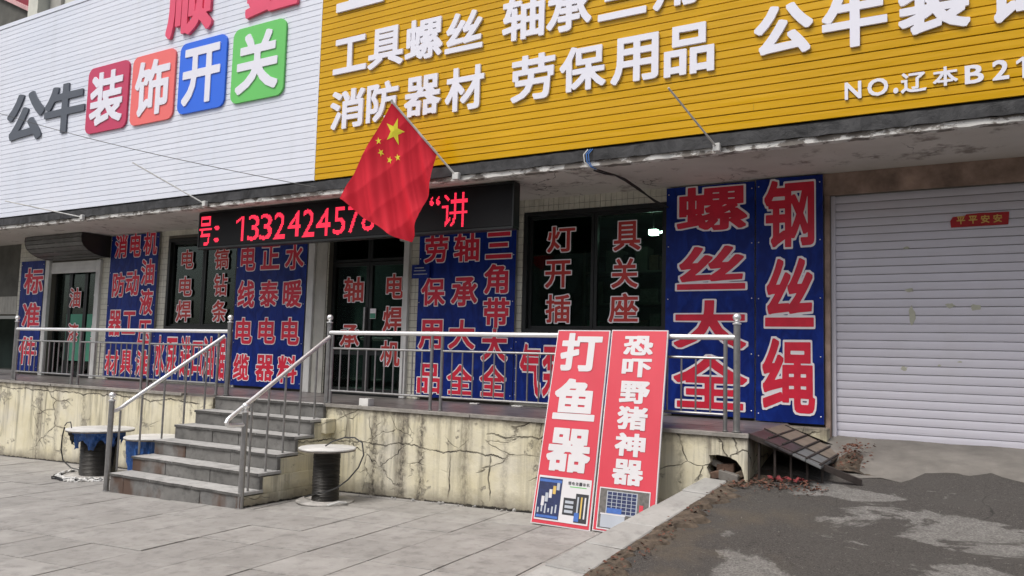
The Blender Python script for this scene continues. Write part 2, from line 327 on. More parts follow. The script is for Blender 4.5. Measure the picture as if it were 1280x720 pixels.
# ------------------------------------------------------------------ lettering: heavy glyph outlines grown from the built-in font
_fld = {}
def glyph_field(ch):
    if ch in _fld: return _fld[ch]
    cu = bpy.data.curves.new('g', 'FONT'); cu.body = ch; cu.resolution_u = 3
    ob = bpy.data.objects.new('g', cu); C.objects.link(ob); dg = bpy.context.evaluated_depsgraph_get(); dg.update()
    me = bpy.data.meshes.new_from_object(ob.evaluated_get(dg))
    if ch == '1':
        me.clear_geometry(); me.from_pydata([(.27, 0, 0), (.33, 0, 0), (.33, .73, 0), (.27, .73, 0), (.27, .66, 0), (.12, .54, 0), (.12, .60, 0)], [], [(0, 1, 2, 3), (3, 4, 5, 6)]); me.update()
    me.calc_loop_triangles()
    v = np.array([x.co[:2] for x in me.vertices]); tr = np.array([t.vertices[:] for t in me.loop_triangles])
    ed = np.array([e.vertices[:] for e in me.edges])
    bpy.data.objects.remove(ob); bpy.data.curves.remove(cu); bpy.data.meshes.remove(me)
    mg = .11; lo = v.min(0)-mg; hi = v.max(0)+mg; st = max((hi-lo).max()/132, .004)
    nx, ny = (np.ceil((hi-lo)/st).astype(int)+1); xs = lo[0]+st*np.arange(nx); ys = lo[1]+st*np.arange(ny)
    D = np.full((ny, nx), 1.0)
    def win(p, m):
        a = np.floor((p.min(0)-m-lo)/st).astype(int).clip(0); b = np.ceil((p.max(0)+m-lo)/st).astype(int)+1
        return slice(a[1], b[1]), slice(a[0], b[0])
    for e in ed:
        p = v[e]; sy, sx = win(p, .1); X, Y = np.meshgrid(xs[sx], ys[sy]); d = p[1]-p[0]; L = (d@d) or 1e-9
        t = (((X-p[0, 0])*d[0]+(Y-p[0, 1])*d[1])/L).clip(0, 1); dx = X-p[0, 0]-t*d[0]; dy = Y-p[0, 1]-t*d[1]
        D[sy, sx] = np.minimum(D[sy, sx], (dx**6+dy**6)**(1/6))
    for t in tr:
        p = v[t]; sy, sx = win(p, 0); X, Y = np.meshgrid(xs[sx], ys[sy])
        c = [(p[(i+1) % 3, 0]-p[i, 0])*(Y-p[i, 1])-(p[(i+1) % 3, 1]-p[i, 1])*(X-p[i, 0]) for i in range(3)]
        ins = ((c[0] >= 0) & (c[1] >= 0) & (c[2] >= 0)) | ((c[0] <= 0) & (c[1] <= 0) & (c[2] <= 0)); D[sy, sx][ins] = 0
    _fld[ch] = (D, lo, st); return _fld[ch]
def rdp(p, eps):
    if len(p) < 3: return p
    a, b = p[0], p[-1]; d = b-a; L = math.hypot(*d) or 1e-9
    dist = np.abs(d[0]*(p[:, 1]-a[1])-d[1]*(p[:, 0]-a[0]))/L; i = int(dist.argmax())
    if dist[i] < eps: return np.array([a, b])
    return np.vstack((rdp(p[:i+1], eps)[:-1], rdp(p[i:], eps)))
_ct = {}
def contours(ch, lev):
    if (ch, lev) in _ct: return _ct[(ch, lev)]
    D, lo, st = glyph_field(ch); Fd = D-lev; I = Fd < 0
    c = I[:-1, :-1]*1+I[:-1, 1:]*2+I[1:, 1:]*4+I[1:, :-1]*8
    nxt = {}
    def pt(e):
        y, x, h = e
        if h: a, b = Fd[y, x], Fd[y, x+1]; t = a/(a-b); return (lo[0]+st*(x+t), lo[1]+st*y)
        a, b = Fd[y, x], Fd[y+1, x]; t = a/(a-b); return (lo[0]+st*x, lo[1]+st*(y+t))
    T = {1: 'LB', 2: 'BR', 3: 'LR', 4: 'RT', 5: 'LBRT', 6: 'BT', 7: 'LT', 8: 'TL', 9: 'TB', 10: 'BRTL', 11: 'TR', 12: 'RL', 13: 'RB', 14: 'BL'}
    for y, x in zip(*np.nonzero((c > 0) & (c < 15))):
        E = {'B': (y, x, 1), 'T': (y+1, x, 1), 'L': (y, x, 0), 'R': (y, x+1, 0)}; q = T[int(c[y, x])]
        for i in range(0, len(q), 2): nxt[E[q[i]]] = E[q[i+1]]
    loops = []
    while nxt:
        s0 = next(iter(nxt)); l = [s0]; e = nxt.pop(s0)
        while e != s0 and e in nxt: l.append(e); e = nxt.pop(e)
        P = np.array([pt(e) for e in l])
        if len(P) < 5: continue
        k = int(((P-P[0])**2).sum(1).argmax()); P = np.vstack((rdp(P[:k+1], .0035)[:-1], rdp(np.vstack((P[k:], P[:1])), .0035)[:-1]))
        if len(P) > 2: loops.append(P)
    _ct[(ch, lev)] = loops; return loops
def glyph_mesh(layers, ch, rect, extr=0.):
    """layers: (dilation, lift, material index); rect = x0,x1,z0,z1 of the widest layer. Mesh faces -Y, lies at y=0 and grows to -Y."""
    wide = max(l[0] for l in layers); P = np.vstack(contours(ch, wide)); lo = P.min(0); hi = P.max(0)
    x0, x1, z0, z1 = rect; sc = np.array([(x1-x0)/(hi[0]-lo[0]), (z1-z0)/(hi[1]-lo[1])])
    out = bmesh.new()
    for dil, lift, mi in layers:
        cu = bpy.data.curves.new('g', 'CURVE'); cu.dimensions = '2D'; cu.fill_mode = 'BOTH'; cu.extrude = extr/2
        for L in contours(ch, dil):
            sp = cu.splines.new('POLY'); sp.points.add(len(L)-1); sp.use_cyclic_u = True
            q = np.zeros((len(L), 4)); q[:, :2] = (L-lo)*sc+np.array([x0, z0]); q[:, 3] = 1; sp.points.foreach_set('co', q.ravel())
        ob = bpy.data.objects.new('g', cu); C.objects.link(ob); dg = bpy.context.evaluated_depsgraph_get(); dg.update()
        me = bpy.data.meshes.new_from_object(ob.evaluated_get(dg)); bpy.data.objects.remove(ob); bpy.data.curves.remove(cu)
        me.transform(Matrix(((1, 0, 0, 0), (0, 0, -1, -lift-extr/2), (0, 1, 0, 0), (0, 0, 0, 1))))
        n0 = len(out.faces); out.from_mesh(me); bpy.data.meshes.remove(me); out.faces.ensure_lookup_table()
        for f in out.faces[n0:]: f.material_index = mi
    me = bpy.data.meshes.new('glyph'); out.to_mesh(me); out.free()
    me.update(); return me
def put_glyph(name, parent, ch, rect, y, layers, mats, extr=0.):
    me = glyph_mesh(layers, ch, rect, extr)
    for m in mats: me.materials.append(M[m])
    me.transform(Matrix.Translation((0, y, 0))); return link(name, me, parent)

TEXT = {
 'WHITE_SIGN': [('公',-15.39,-14.19,4.24,5.14), ('牛',-14.17,-12.97,4.25,5.12)],
 'TILES': [('装',-12.92,-11.75,4.13,5.25), ('饰',-11.71,-10.59,4.12,5.24), ('开',-10.54,-9.43,4.15,5.25), ('关',-9.35,-8.22,4.15,5.25)],
 'RED_SIGN': [('顺',-10.89,-9.82,5.39,6.51), ('鑫',-9.1,-8.04,5.38,6.5)],
 'YELLOW': [('五',-7.33,-6.52,5.12,5.93), ('工',-7.34,-6.77,4.27,4.74), ('具',-6.74,-6.17,4.24,4.76), ('螺',-6.14,-5.57,4.24,4.76), ('丝',-5.53,-4.99,4.24,4.72), ('轴',-4.72,-4.17,4.23,4.76), ('承',-4.14,-3.59,4.22,4.74), ('三',-3.51,-2.96,4.25,4.73), ('角',-2.89,-2.42,4.24,4.75), ('消',-7.35,-6.77,3.52,4.04), ('防',-6.73,-6.22,3.54,4.05), ('器',-6.12,-5.57,3.53,4.03), ('材',-5.5,-4.95,3.51,4.04), ('劳',-4.58,-4.02,3.5,4.03), ('保',-3.96,-3.41,3.52,4.02), ('用',-3.35,-2.82,3.52,4.02), ('品',-2.76,-2.24,3.51,4.03), ('公',-1.85,-1.31,3.55,4.05), ('牛',-1.23,-0.68,3.52,4.03), ('装',-0.59,-0.04,3.54,4.09), ('饰',0.08,0.59,3.52,4.08), ('N',-1.04,-0.9,3.04,3.2), ('O',-0.85,-0.68,3.04,3.2), ('.',-0.64,-0.6,3.04,3.09), ('辽',-0.58,-0.38,3.03,3.21), ('本',-0.33,-0.14,3.05,3.22), ('B',-0.09,0.05,3.04,3.2), ('2',0.11,0.23,3.04,3.21), ('1',0.28,0.35,3.03,3.21)],
 'LED': [('号',-10.24,-9.94,2.17,2.61), (':',-9.89,-9.77,2.21,2.46), ('1',-9.41,-9.24,2.2,2.57), ('3',-9.16,-8.92,2.19,2.57), ('3',-8.91,-8.66,2.19,2.57), ('2',-8.63,-8.4,2.19,2.57), ('4',-8.35,-8.1,2.21,2.57), ('2',-8.07,-7.84,2.19,2.58), ('4',-7.81,-7.55,2.19,2.57), ('5',-7.5,-7.28,2.19,2.57), ('7',-7.24,-7.03,2.2,2.57), ('8',-7.0,-6.78,2.21,2.58), ('“',-5.9,-5.74,2.47,2.59), ('讲',-5.71,-5.33,2.18,2.61)],
 'B1': [('标',-16.99,-16.26,1.61,2.17), ('准',-16.96,-16.29,0.93,1.46), ('件',-16.99,-16.31,0.18,0.77)],
 'B2': [('消',-13.97,-13.58,2.24,2.7), ('防',-13.97,-13.58,1.51,1.99), ('器',-14.01,-13.61,0.79,1.29), ('材',-14.04,-13.61,0.08,0.55), ('电',-13.51,-13.17,2.24,2.72), ('动',-13.57,-13.16,1.53,2.02), ('工',-13.59,-13.18,0.83,1.27), ('具',-13.59,-13.2,0.11,0.56), ('机',-13.12,-12.71,2.26,2.71), ('油',-13.14,-12.74,1.72,2.21), ('液',-13.12,-12.73,1.18,1.67), ('压',-13.12,-12.74,0.64,1.11), ('油',-13.14,-12.72,0.09,0.57)],
 'B3': [('水',-12.62,-12.31,0.11,0.84), ('泵',-12.29,-11.97,0.14,0.81), ('进',-11.9,-11.62,0.12,0.83), ('口',-11.59,-11.32,0.16,0.75), ('油',-11.32,-11.02,0.12,0.83), ('锯',-10.99,-10.75,0.1,0.84)],
 'B4': [('电',-10.52,-10.15,1.89,2.35), ('正',-10.05,-9.6,1.9,2.35), ('水',-9.5,-9.07,1.88,2.33), ('线',-10.55,-10.13,1.29,1.76), ('泰',-10.04,-9.59,1.3,1.75), ('暖',-9.51,-9.08,1.29,1.74), ('电',-10.55,-10.14,0.7,1.15), ('电',-10.02,-9.61,0.71,1.15), ('电',-9.5,-9.09,0.7,1.15), ('缆',-10.56,-10.17,0.11,0.56), ('器',-10.04,-9.61,0.12,0.56), ('料',-9.55,-9.1,0.11,0.56)],
 'B5': [('劳',-6.76,-6.33,1.89,2.3), ('轴',-6.26,-5.82,1.89,2.3), ('三',-5.74,-5.31,1.91,2.29), ('保',-6.79,-6.36,1.29,1.7), ('承',-6.28,-5.83,1.28,1.7), ('角',-5.75,-5.35,1.44,1.86), ('带',-5.75,-5.32,0.99,1.41), ('用',-6.81,-6.38,0.69,1.12), ('大',-6.3,-5.85,0.7,1.12), ('大',-5.76,-5.34,0.55,1.0), ('品',-6.81,-6.38,0.08,0.51), ('全',-6.3,-5.86,0.09,0.51), ('全',-5.77,-5.35,0.09,0.52)],
 'B6': [('气',-5.16,-4.84,0.11,0.82), ('泵',-4.83,-4.5,0.1,0.79)],
 'B7': [('螺',-3.1,-2.23,2.12,2.67), ('丝',-3.09,-2.25,1.44,1.97), ('大',-3.12,-2.24,0.77,1.35), ('全',-3.12,-2.23,0.09,0.72)],
 'B8': [('钢',-2.08,-1.52,1.88,2.67), ('丝',-2.07,-1.53,1.01,1.8), ('绳',-2.1,-1.52,0.09,0.93)],
 'W1': [('电',-12.16,-11.81,1.99,2.35), ('电',-12.18,-11.81,1.51,1.88), ('焊',-12.22,-11.8,1.06,1.46), ('镐',-11.29,-10.91,1.96,2.33), ('钻',-11.27,-10.91,1.5,1.9), ('条',-11.28,-10.89,1.06,1.45)],
 'W2': [('灯',-4.86,-4.43,1.97,2.33), ('开',-4.88,-4.48,1.51,1.89), ('插',-4.86,-4.48,1.06,1.45), ('具',-3.93,-3.55,1.95,2.34), ('关',-3.95,-3.58,1.49,1.88), ('座',-3.98,-3.57,1.07,1.45)],
 'D1': [('油',-15.59,-15.19,1.34,1.75), ('漆',-15.56,-15.19,0.66,1.05), ('油',-14.77,-14.41,1.35,1.73), ('封',-14.79,-14.43,0.7,1.04)],
 'D2': [('轴',-8.38,-7.96,1.37,1.77), ('承',-8.41,-8.01,0.68,1.05), ('电',-7.55,-7.21,1.41,1.8), ('焊',-7.59,-7.21,0.92,1.32), ('机',-7.61,-7.23,0.43,0.82)],
}
YC, D, SOF = 0.326, 1.712, 2.69
def gz(x): return -0.8378+0.0293*max(min(x, 6), -30)
def rz(y): return -0.43+0.175*y
# ================================================================== GROUND
m = MB(); xs = [-120, -60, -30, -20, -10, 0, 6, 30, 90]; ys = [-120, -60, -30, -15, -8, 0, 4, 30]
for i in range(len(xs)-1):
    for j in range(len(ys)-1):
        m.face([(x, y, gz(x)-.035) for x, y in ((xs[i], ys[j]), (xs[i+1], ys[j]), (xs[i+1], ys[j+1]), (xs[i], ys[j+1]))])
tag(m.build('ground', 'road'), kind='structure')
pave = MB(); pave.box(-30, -2.3, -9.5, .02, -1.9, -1.8)
# bedding under the tiles, follows the slope
pave = MB()
for i in range(14):
    a, b = -30+i*2, -28+i*2
    if b > -2.2: b = -2.2
    pave.hexa([(a, -9.6, gz(a)-.3), (b, -9.6, gz(b)-.3), (b, .03, gz(b)-.3), (a, .03, gz(a)-.3), (a, -9.6, gz(a)-.011), (b, -9.6, gz(b)-.011), (b, .03, gz(b)-.011), (a, .03, gz(a)-.011)])
pv = tag(pave.build('pavement', 'grout'), kind='structure')
TH = math.radians(3.0); ct, stt = math.cos(TH), math.sin(TH)
def tilept(i, j): u = -3.03+.607*i; v = -.60+.60*j; return (u+(-v)*0.055, v+(u+3.65)*.047)
tiles = []
for i in range(-44, 3):
    for j in range(-15, 3):
        x, y = tilept(i+.5, j+.5)
        if y > .25 or x < -29.5: continue
        if x > -2.25 and not (y > -2.3 and x < -2.1): continue
        vis = False
        d = Vector((x, y+7.2948, gz(x)-.6446)); zz = d.dot(F_)
        if zz > .5:
            px, py = 640+995.7*d.dot(R_)/zz, 360-995.7*d.dot(U_)/zz; vis = -60 < px < 1330 and py < 770
        tiles.append((0 if vis else 1, d.length, i, j, vis))
tiles.sort(); rest = MB(); cnt = 0
for vis, dist, i, j, vv in tiles:
    g = .0055; c = [tilept(i, j), tilept(i+1, j), tilept(i+1, j+1), tilept(i, j+1)]
    cx = sum(q[0] for q in c)/4; cy = sum(q[1] for q in c)/4
    c = [(cx+(q[0]-cx)*(1-2*g/.6), cy+(q[1]-cy)*(1-2*g/.6)) for q in c]
    t = [random.uniform(-.0025, .0025) for _ in range(4)]; k = random.uniform(-.002, .002)
    mb = rest if (vis or cnt >= 298) else MB()
    mb.hexa([(q[0], q[1], gz(q[0])-.012) for q in c]+[(q[0], q[1], gz(q[0])+k+t[n]) for n, q in enumerate(c)])
    if mb is not rest: mb.build('paving_tile', 'paving', pv, bevel=.002); cnt += 1
tag(rest.build('paving_tiles', 'paving', pv), kind='stuff')
# ramp of asphalt rising to the garage
r = MB(); nx, ny = 44, 18
for i in range(nx):
    for j in range(ny):
        P = []
        for a, b in ((i, j), (i+1, j), (i+1, j+1), (i, j+1)):
            x = -2.2+a*.25; y = -2.85+b*(3.9/ny); e = .012*math.sin(x*3.1+y*2)+.01*math.sin(y*5.3-x*1.7)
            P.append((x+(.21*y*.9 if a == 0 else 0), y, max(rz(y), -1.2)-.012+e))
        r.face(P)
tag(r.build('ramp', 'asphalt', smooth=True), kind='structure')
a = MB(); n = 60
for i in range(n):
    for j in range(4):
        P = []
        for aa, b in ((i, j), (i+1, j), (i+1, j+1), (i, j+1)):
            x = -1.83+aa*.17; y0 = .62+.12*math.sin(aa*.8)+.07*math.sin(aa*2.3+1)+.05*aa/8; y = y0+(1.86-y0)*b/4
            P.append((x, y, rz(y)+(.012 if b else -.03)+.006*math.sin(x*9+y*4)))
        a.face(P)
tag(a.build('concrete_apron', 'apron', smooth=True), kind='structure')
# kerb
k = MB(); k.hexa([(-2.5, -2.8, -1.3), (-2.3, -2.8, -1.3), (-2.05, -.02, -1.3), (-2.2, -.02, -1.3), (-2.6, -2.8, -.96), (-2.5, -2.8, -.96), (-2.1, -.02, -.5), (-2.18, -.02, -.5)])
kb = tag(k.build('kerb', 'grout'), kind='structure')
ky = [-.003, -.40, -.83, -1.28, -1.76, -2.22, -2.68, -3.1]
KL = lambda y: -2.218+.21*y; KR = lambda y: -2.005+.158*y
for n in range(7):
    y1, y0 = ky[n]-.004, ky[n+1]+.004; e = random.uniform(-.006, .006)
    z = lambda y: max(rz(y)+.012, gz(-2.6)+.006)+e
    MB().hexa([(KL(y0), y0, -1.2), (KR(y0), y0, -1.2), (KR(y1), y1, -1.2), (KL(y1), y1, -1.2), (KL(y0), y0, z(y0)), (KR(y0), y0, z(y0)-.01), (KR(y1), y1, z(y1)-.01), (KL(y1), y1, z(y1))]).build('kerb_stone', 'kerb', kb, bevel=.008)
s = MB(); n = 70
for i in range(n):
    for j in range(5):
        P = []
        for aa, b in ((i, j), (i+1, j), (i+1, j+1), (i, j+1)):
            y = .25-aa*.044; w_ = .20+.07*math.sin(aa*.5)+.05*math.sin(aa*1.9); x = KR(y)-.02+w_*b/5*(1+.8*max(0, 1-aa/18))
            e = (0 if b in (0, 5) else .014+.006*math.sin(aa*.9+b*2.1))+random.Random(aa*7+b).uniform(-.003, .003)
            P.append((x, y, rz(y)+e-(.03 if b == 5 else .008)))
        s.face(P)
tag(s.build('soil_strip', 'soil', smooth=True), kind='structure')
def scatter(name, material, pts, size, kindlabel):
    m = MB(); rr = random.Random(len(pts))
    for (x, y, z) in pts:
        a = rr.uniform(0, 6.28); L = rr.uniform(.5, 1.2)*size; W = L*rr.uniform(.4, .8); u = Vector((math.cos(a), math.sin(a), rr.uniform(-.5, .5))); v = Vector((-math.sin(a), math.cos(a), rr.uniform(-.5, .5)))
        c = Vector((x, y, z+rr.uniform(.005, .03))); m.face([c-u*L/2, c+v*W/2+Vector((0, 0, L*.2)), c+u*L/2, c-v*W/2])
    o = m.build(name, material); tag(o, kindlabel[0], kindlabel[1], None, 'stuff'); return o
rr = random.Random(3); pts = []
for _ in range(620):
    t = rr.random()
    if t < .45: x = rr.uniform(-1.95, -1.15); y = rr.gauss(-.02, .10)
    elif t < .8: x = rr.gauss(-1.08, .07); y = rr.gauss(.92, .22)
    else: y = rr.uniform(-2.6, 0); x = KR(y)+rr.uniform(0, .22)
    pts.append((x, y, rz(y)+(.03+.09*math.exp(-((x+1.10)/.10)**2-((y-.95)/.28)**2) if t > .45 and t < .8 else .0)))
scatter('fallen_leaves', 'leaf', pts, .036, ('dry brown leaves drifted under and around the board ramp', 'leaves'))
scatter('red_scraps', 'leaf_red', [(rr.uniform(-1.68, -1.35), rr.gauss(.12, .03), rz(.12)+.01) for _ in range(45)], .05, ('red paper scraps lying under the board ramp', 'litter'))
mound = MB()
for i in range(16):
    for j in range(12):
        P = []
        for aa, b in ((i, j), (i+1, j), (i+1, j+1), (i, j+1)):
            x = -1.35+aa*.045; y = .62+b*.085; h = .10*math.exp(-((x+1.10)/.10)**2-((y-.95)/.28)**2)+random.Random(aa*31+b).uniform(-.008, .008)
            P.append((x, y, rz(y)+h-.022))
        mound.face(P)
tag(mound.build('soil_mound', 'soil', smooth=True), kind='structure')
gr = []
for _ in range(110):
    y = rr.uniform(-2.7, .3); gr.append((rr.uniform(-2.2, 1.2), y, rz(y)-.012))
g = MB()
for x, y, z in gr:
    q = rr.uniform(.002, .007); g.ball((x, y, z+q*.3), q, 5)
tag(g.build('loose_gravel', 'apron'), 'scattered grit and pebbles on the dark asphalt ramp', 'gravel', None, 'stuff')
pts = [(rr.uniform(-6.3, -4.0), rr.gauss(-.06, .03), -1.0+.03*1) for _ in range(55)]
g = MB()
for x, y, z in pts:
    q = rr.uniform(.004, .008) if rr.random() < .8 else rr.uniform(.01, .022); g.ball((x, min(y, -.015), gz(x)+q*.4), q, 5)
tag(g.build('wall_rubble', 'kerb'), 'crumbs of fallen plaster along the foot of the yellow wall', 'rubble', None, 'stuff')

# ================================================================== TERRACE (raised platform)
TX1 = -1.83; SX0, SX1 = -8.96, -6.96
ter = thing('terrace', 'raised terrace with cracked yellow plaster wall in front of the shops', 'terrace', (-9, 0, -1))
def wallpoly(pts, y0, y1, name='retaining_wall'):
    m = MB(); n = len(pts); b = 0; m.v = [(x, y0, z) for x, z in pts]+[(x, y1, z) for x, z in pts]
    m.f = [tuple(range(n)), tuple(range(2*n-1, n-1, -1))]+[(i, i+n, (i+1) % n+n, (i+1) % n) for i in range(n)]; m.mi = [0]*len(m.f)
    return m.build(name, 'plaster', ter)
wallpoly([(-30, -1.9), (SX0, -1.9), (SX0, -.035), (-30, -.035)], 0, .24)
wallpoly([(SX1, -1.9), (-2.19, -1.9), (-2.17, -.40), (-2.20, -.33), (-2.165, -.27), (-2.18, -.215), (-2.10, -.205), (-2.0, -.215), (-1.93, -.245), (-1.885, -.30), (-1.862, -.38), (-1.865, -1.9), (TX1, -1.9), (TX1, -.035), (SX1, -.035)], .001, .22)
MB().box(TX1-.22, TX1-.002, .222, D, -1.9, -.036).build('end_wall', 'plaster', ter)
MB().box(-2.4, -1.87, .20, .5, -1.2, -.04).build('dark_fill', 'rust_steel', ter)
for bx, by, bz, q, rot in ((-2.12, .06, -.39, .075, .3), (-2.0, .04, -.40, .09, -.2), (-1.93, .08, -.38, .07, .5), (-2.05, .1, -.33, .08, .1), (-2.13, .1, -.30, .06, -.4)):
    c, s_ = math.cos(rot), math.sin(rot); P = []
    for dz in (-q*.5, q*.5):
        for dx, dy in ((-q, -q*.5), (q, -q*.5), (q, q*.5), (-q, q*.5)): P.append((bx+dx*c-dy*s_*.4, by+dy, bz+dz+dx*s_))
    MB().hexa(P).build('loose_brick', random.choice(['brick', 'soil', 'apron']), ter, bevel=.008)
MB().box(-30, TX1-.24, .245, D+.4, -.30, -.034).build('terrace_fill', 'grout', ter)
# granite floor slabs with a paler lip
x = -18.4; xi = 0; floor_n = 0
while x < TX1-.02:
    x2 = min(x+.8, TX1+.012)
    if TX1-x2 < .2: x2 = TX1+.012
    for (y0, y1) in ((.07, .62), (.62, 1.17), (1.17, D)):
        MB().box(x+.003, x2-.003, y0+.003, y1-.003, -.035, random.uniform(-.003, 0)).build('floor_slab', 'floor_stone', ter)
    if x2 <= SX0+.05 or x >= SX1-.5:
        xa = max(x, SX1) if x > -8 else x; xb = min(x2, SX0) if x < -8.9 else x2
        # chipped lip stone
        m = MB(); nn = 8
        for i in range(nn):
            p0 = xa+.003+(xb-xa-.006)*i/nn; p1 = xa+.003+(xb-xa-.006)*(i+1)/nn; rj = random.Random(int(xa*100)+i); rk = random.Random(int(xa*100)+i+1)
            o0, o1 = rj.uniform(-.028, -.012), rk.uniform(-.028, -.012)
            m.hexa([(p0, o0, -.036), (p1, o1, -.036), (p1, .069, -.034), (p0, .069, -.034), (p0, o0, rj.uniform(-.008, -.002)), (p1, o1, rk.uniform(-.008, -.002)), (p1, .069, -.001), (p0, .069, -.001)])
        m.build('lip_stone', 'floor_edge', ter)
    x = x2
# white concrete ledge under the corner banner, right of the terrace
MB().box(TX1, -1.40, D-.22, D-.001, -.5, -.02).build('corner_block', 'plaster', ter, bevel=.01)

# ================================================================== STAIRS
st = thing('stone_stairs', 'grey stone steps with rust stains leading up to the terrace', 'stairs', (-7.85, -1.4, -1.05))
RY = [-1.40, -1.13, -.86, -.59, -.32, -.05]; RZ = [-1.05+.175*(i+1) for i in range(6)]; RZ[5] = -.004
XL = [-9.0, -8.97, -8.93, -8.90, -8.72, -8.62]; XR = [-6.73, -6.75, -6.78, -6.80, -6.82, -6.90]
XL = [-8.99, -8.97, -8.95, -8.93, -8.9, -8.86]
for i in range(6):
    y = RY[i]; yb = RY[i+1] if i < 5 else .069; zt = RZ[i]; zb = RZ[i-1] if i else -1.3; x0, x1 = XL[i], XR[i]
    # core, plastered on the flank
    MB().box(x0+.02, x1+.004, y+.05, .0 if i < 5 else .06, zb-.3 if i == 0 else zb-.18, zt-.045).build('step_core', 'plaster', st)
    js = [x0, x0+.62+random.uniform(-.12, .12), x0+1.3+random.uniform(-.12, .12), x1]
    if i == 0: js = [x0, x0+.27, x0+1.0, x0+1.62, x1]
    for k in range(len(js)-1):
        f = y+random.uniform(0, .006); lean = .05 if (i == 0 and k == 2) else 0
        MB().hexa([(js[k]+.004-lean*1.6, f-lean, zb+.002), (js[k+1]-.004, f-lean*.6, zb+.002), (js[k+1]-.004, y+.05, zb+.002), (js[k]+.004, y+.05, zb+.002),
                   (js[k]+.004, f, zt-.032), (js[k+1]-.004, f, zt-.032), (js[k+1]-.004, y+.05, zt-.032), (js[k]+.004, y+.05, zt-.032)]).build(
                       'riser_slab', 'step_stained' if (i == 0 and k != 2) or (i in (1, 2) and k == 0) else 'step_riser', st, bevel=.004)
    js = [x0, x0+.75+random.uniform(-.1, .1), x0+1.5+random.uniform(-.1, .1), x1]
    for k in range(3):
        # treads with a chipped nose
        m = MB(); nn = 7
        for q in range(nn):
            p0 = js[k]+.003+(js[k+1]-js[k]-.006)*q/nn; p1 = js[k]+.003+(js[k+1]-js[k]-.006)*(q+1)/nn
            a0 = random.Random(i*100+k*10+q).uniform(-.022, -.006); a1 = random.Random(i*100+k*10+q+1).uniform(-.022, -.006)
            m.hexa([(p0, y+a0, zt-.031), (p1, y+a1, zt-.031), (p1, yb+.04, zt-.031), (p0, yb+.04, zt-.031), (p0, y+a0, zt-.003), (p1, y+a1, zt-.003), (p1, yb+.04, zt), (p0, yb+.04, zt)]); m.mi[-4] = 1
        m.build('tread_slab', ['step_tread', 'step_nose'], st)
MB().box(-6.84, -6.745, -.165, .0, -.345, -.17).build('cheek_block', 'plaster', st, bevel=.006)

# ================================================================== RAILINGS
def post(p, x, y, z0, z1, r, ball=True, name='post'):
    m = MB(); m.tube([(x, y, z0), (x, y, z1)], r, 14); m.lathe([(r, 0), (r*1.45, .004), (r*1.45, .012), (r, .016)], (x, y, z0), 14)
    o = m.build(name, 'steel_dull', p, smooth=True)
    if ball:
        b = MB().lathe([(r, -.002), (r*1.3, .0), (r*1.3, .012), (r*.6, .02), (r*.6, .03)], (x, y, z1), 14).ball((x, y, z1+.03+r*1.15), r*1.25, 14)
        b.build('ball_finial', 'steel', o, smooth=True)
    return o
def rail_run(p, x0, x1, y, posts, thick, step=.137):
    MB().tube([(x0, y, .865), (x1, y, .865)], .026, 14).build('handrail', 'steel', p, smooth=True)
    for x in thick: post(p, x, y, 0, .985, .031)
    for x in posts: post(p, x, y, 0, .84, .019, False, 'thin_post')
    allp = sorted(posts)
    for a, b in zip(allp[::2], allp[1::2]):
        MB().tube([(a, y, .672), (b, y, .672)], .013, 8).build('mid_rail', 'steel_dull', p, smooth=True)
        MB().tube([(a, y, .155), (b, y, .155)], .013, 8).build('bottom_rail', 'steel_dull', p, smooth=True)
        n = max(2, round((b-a)/step)); me = None
        for i in range(1, n):
            x = a+(b-a)*i/n
            if me is None: o0 = MB().tube([(x, y, .155), (x, y, .672)], .009, 7).build('baluster', 'steel_dull', p, smooth=True); me = x
            else: dup(o0, p, (x-me, 0, 0))
rl = thing('terrace_railing', 'long stainless steel railing on the terrace right of the stairs', 'railing', (-4.4, .08, 0), 'railings round the terrace')
rail_run(rl, -6.97, -1.95, .08, [-6.925, -5.405, -5.262, -3.735, -3.59, -2.055], [-6.985, -1.95])
rl = thing('terrace_railing', 'stainless steel railing on the terrace left of the stairs', 'railing', (-11.4, .08, 0), 'railings round the terrace')
rail_run(rl, -14.12, -8.80, .08, [-14.04, -12.41, -12.235, -10.65, -10.5, -9.01], [-14.10, -8.80])
def stair_rail(label, xb, xt, ztop, uturn):
    p = thing('stair_railing', label, 'railing', (xb, -1.36, -1.05), 'railings beside the stairs')
    post(p, xb, -1.37, gz(xb)-.01, -.035, .032)
    top = Vector((xt, .05, ztop)); bot = Vector((xb+(.0 if not uturn else .02), -1.42, -.13))
    if uturn: pts = [(xb, -1.37, -.165), (xb, -1.55, -.165), (xb, -1.595, -.155), (xb, -1.61, -.13), (xb, -1.595, -.10), (xb, -1.56, -.075), top]
    else: pts = [(xb, -1.37, -.155), (xb, -1.30, -.15), (xb, -1.24, -.12), (xb, -1.17, -.07), top]
    # smooth the bend
    MB().tube(pts, .024, 12).build('handrail', 'steel', p, smooth=True)
    a = Vector(pts[-2]); 
    for i in range(1, 6):
        if i == 5 and uturn: yy = -.10
        else: yy = RY[min(i, 5)]-.12 if i < 5 else -.14
        yy = [-1.25, -.99, -.72, -.45, -.18][i-1]
        t = (yy-a.y)/(top.y-a.y) if top.y != a.y else 0; t = max(t, 0)
        x = a.x+(top.x-a.x)*t; zz = a.z+(top.z-a.z)*t; step = max(k for k in range(6) if RY[k] < yy)
        if yy < a.y: zz = -.14
        MB().tube([(x, yy, RZ[step]-.004), (x, yy, zz-.015)], .0125, 8).build('baluster', 'steel_dull', p, smooth=True)
stair_rail('stair handrail on the left, ending in a plain ball topped post beside the drums', -9.09, -8.86, .80, False)
stair_rail('stair handrail on the right, its bottom end bent back to the post', -6.755, -6.95, .81, True)

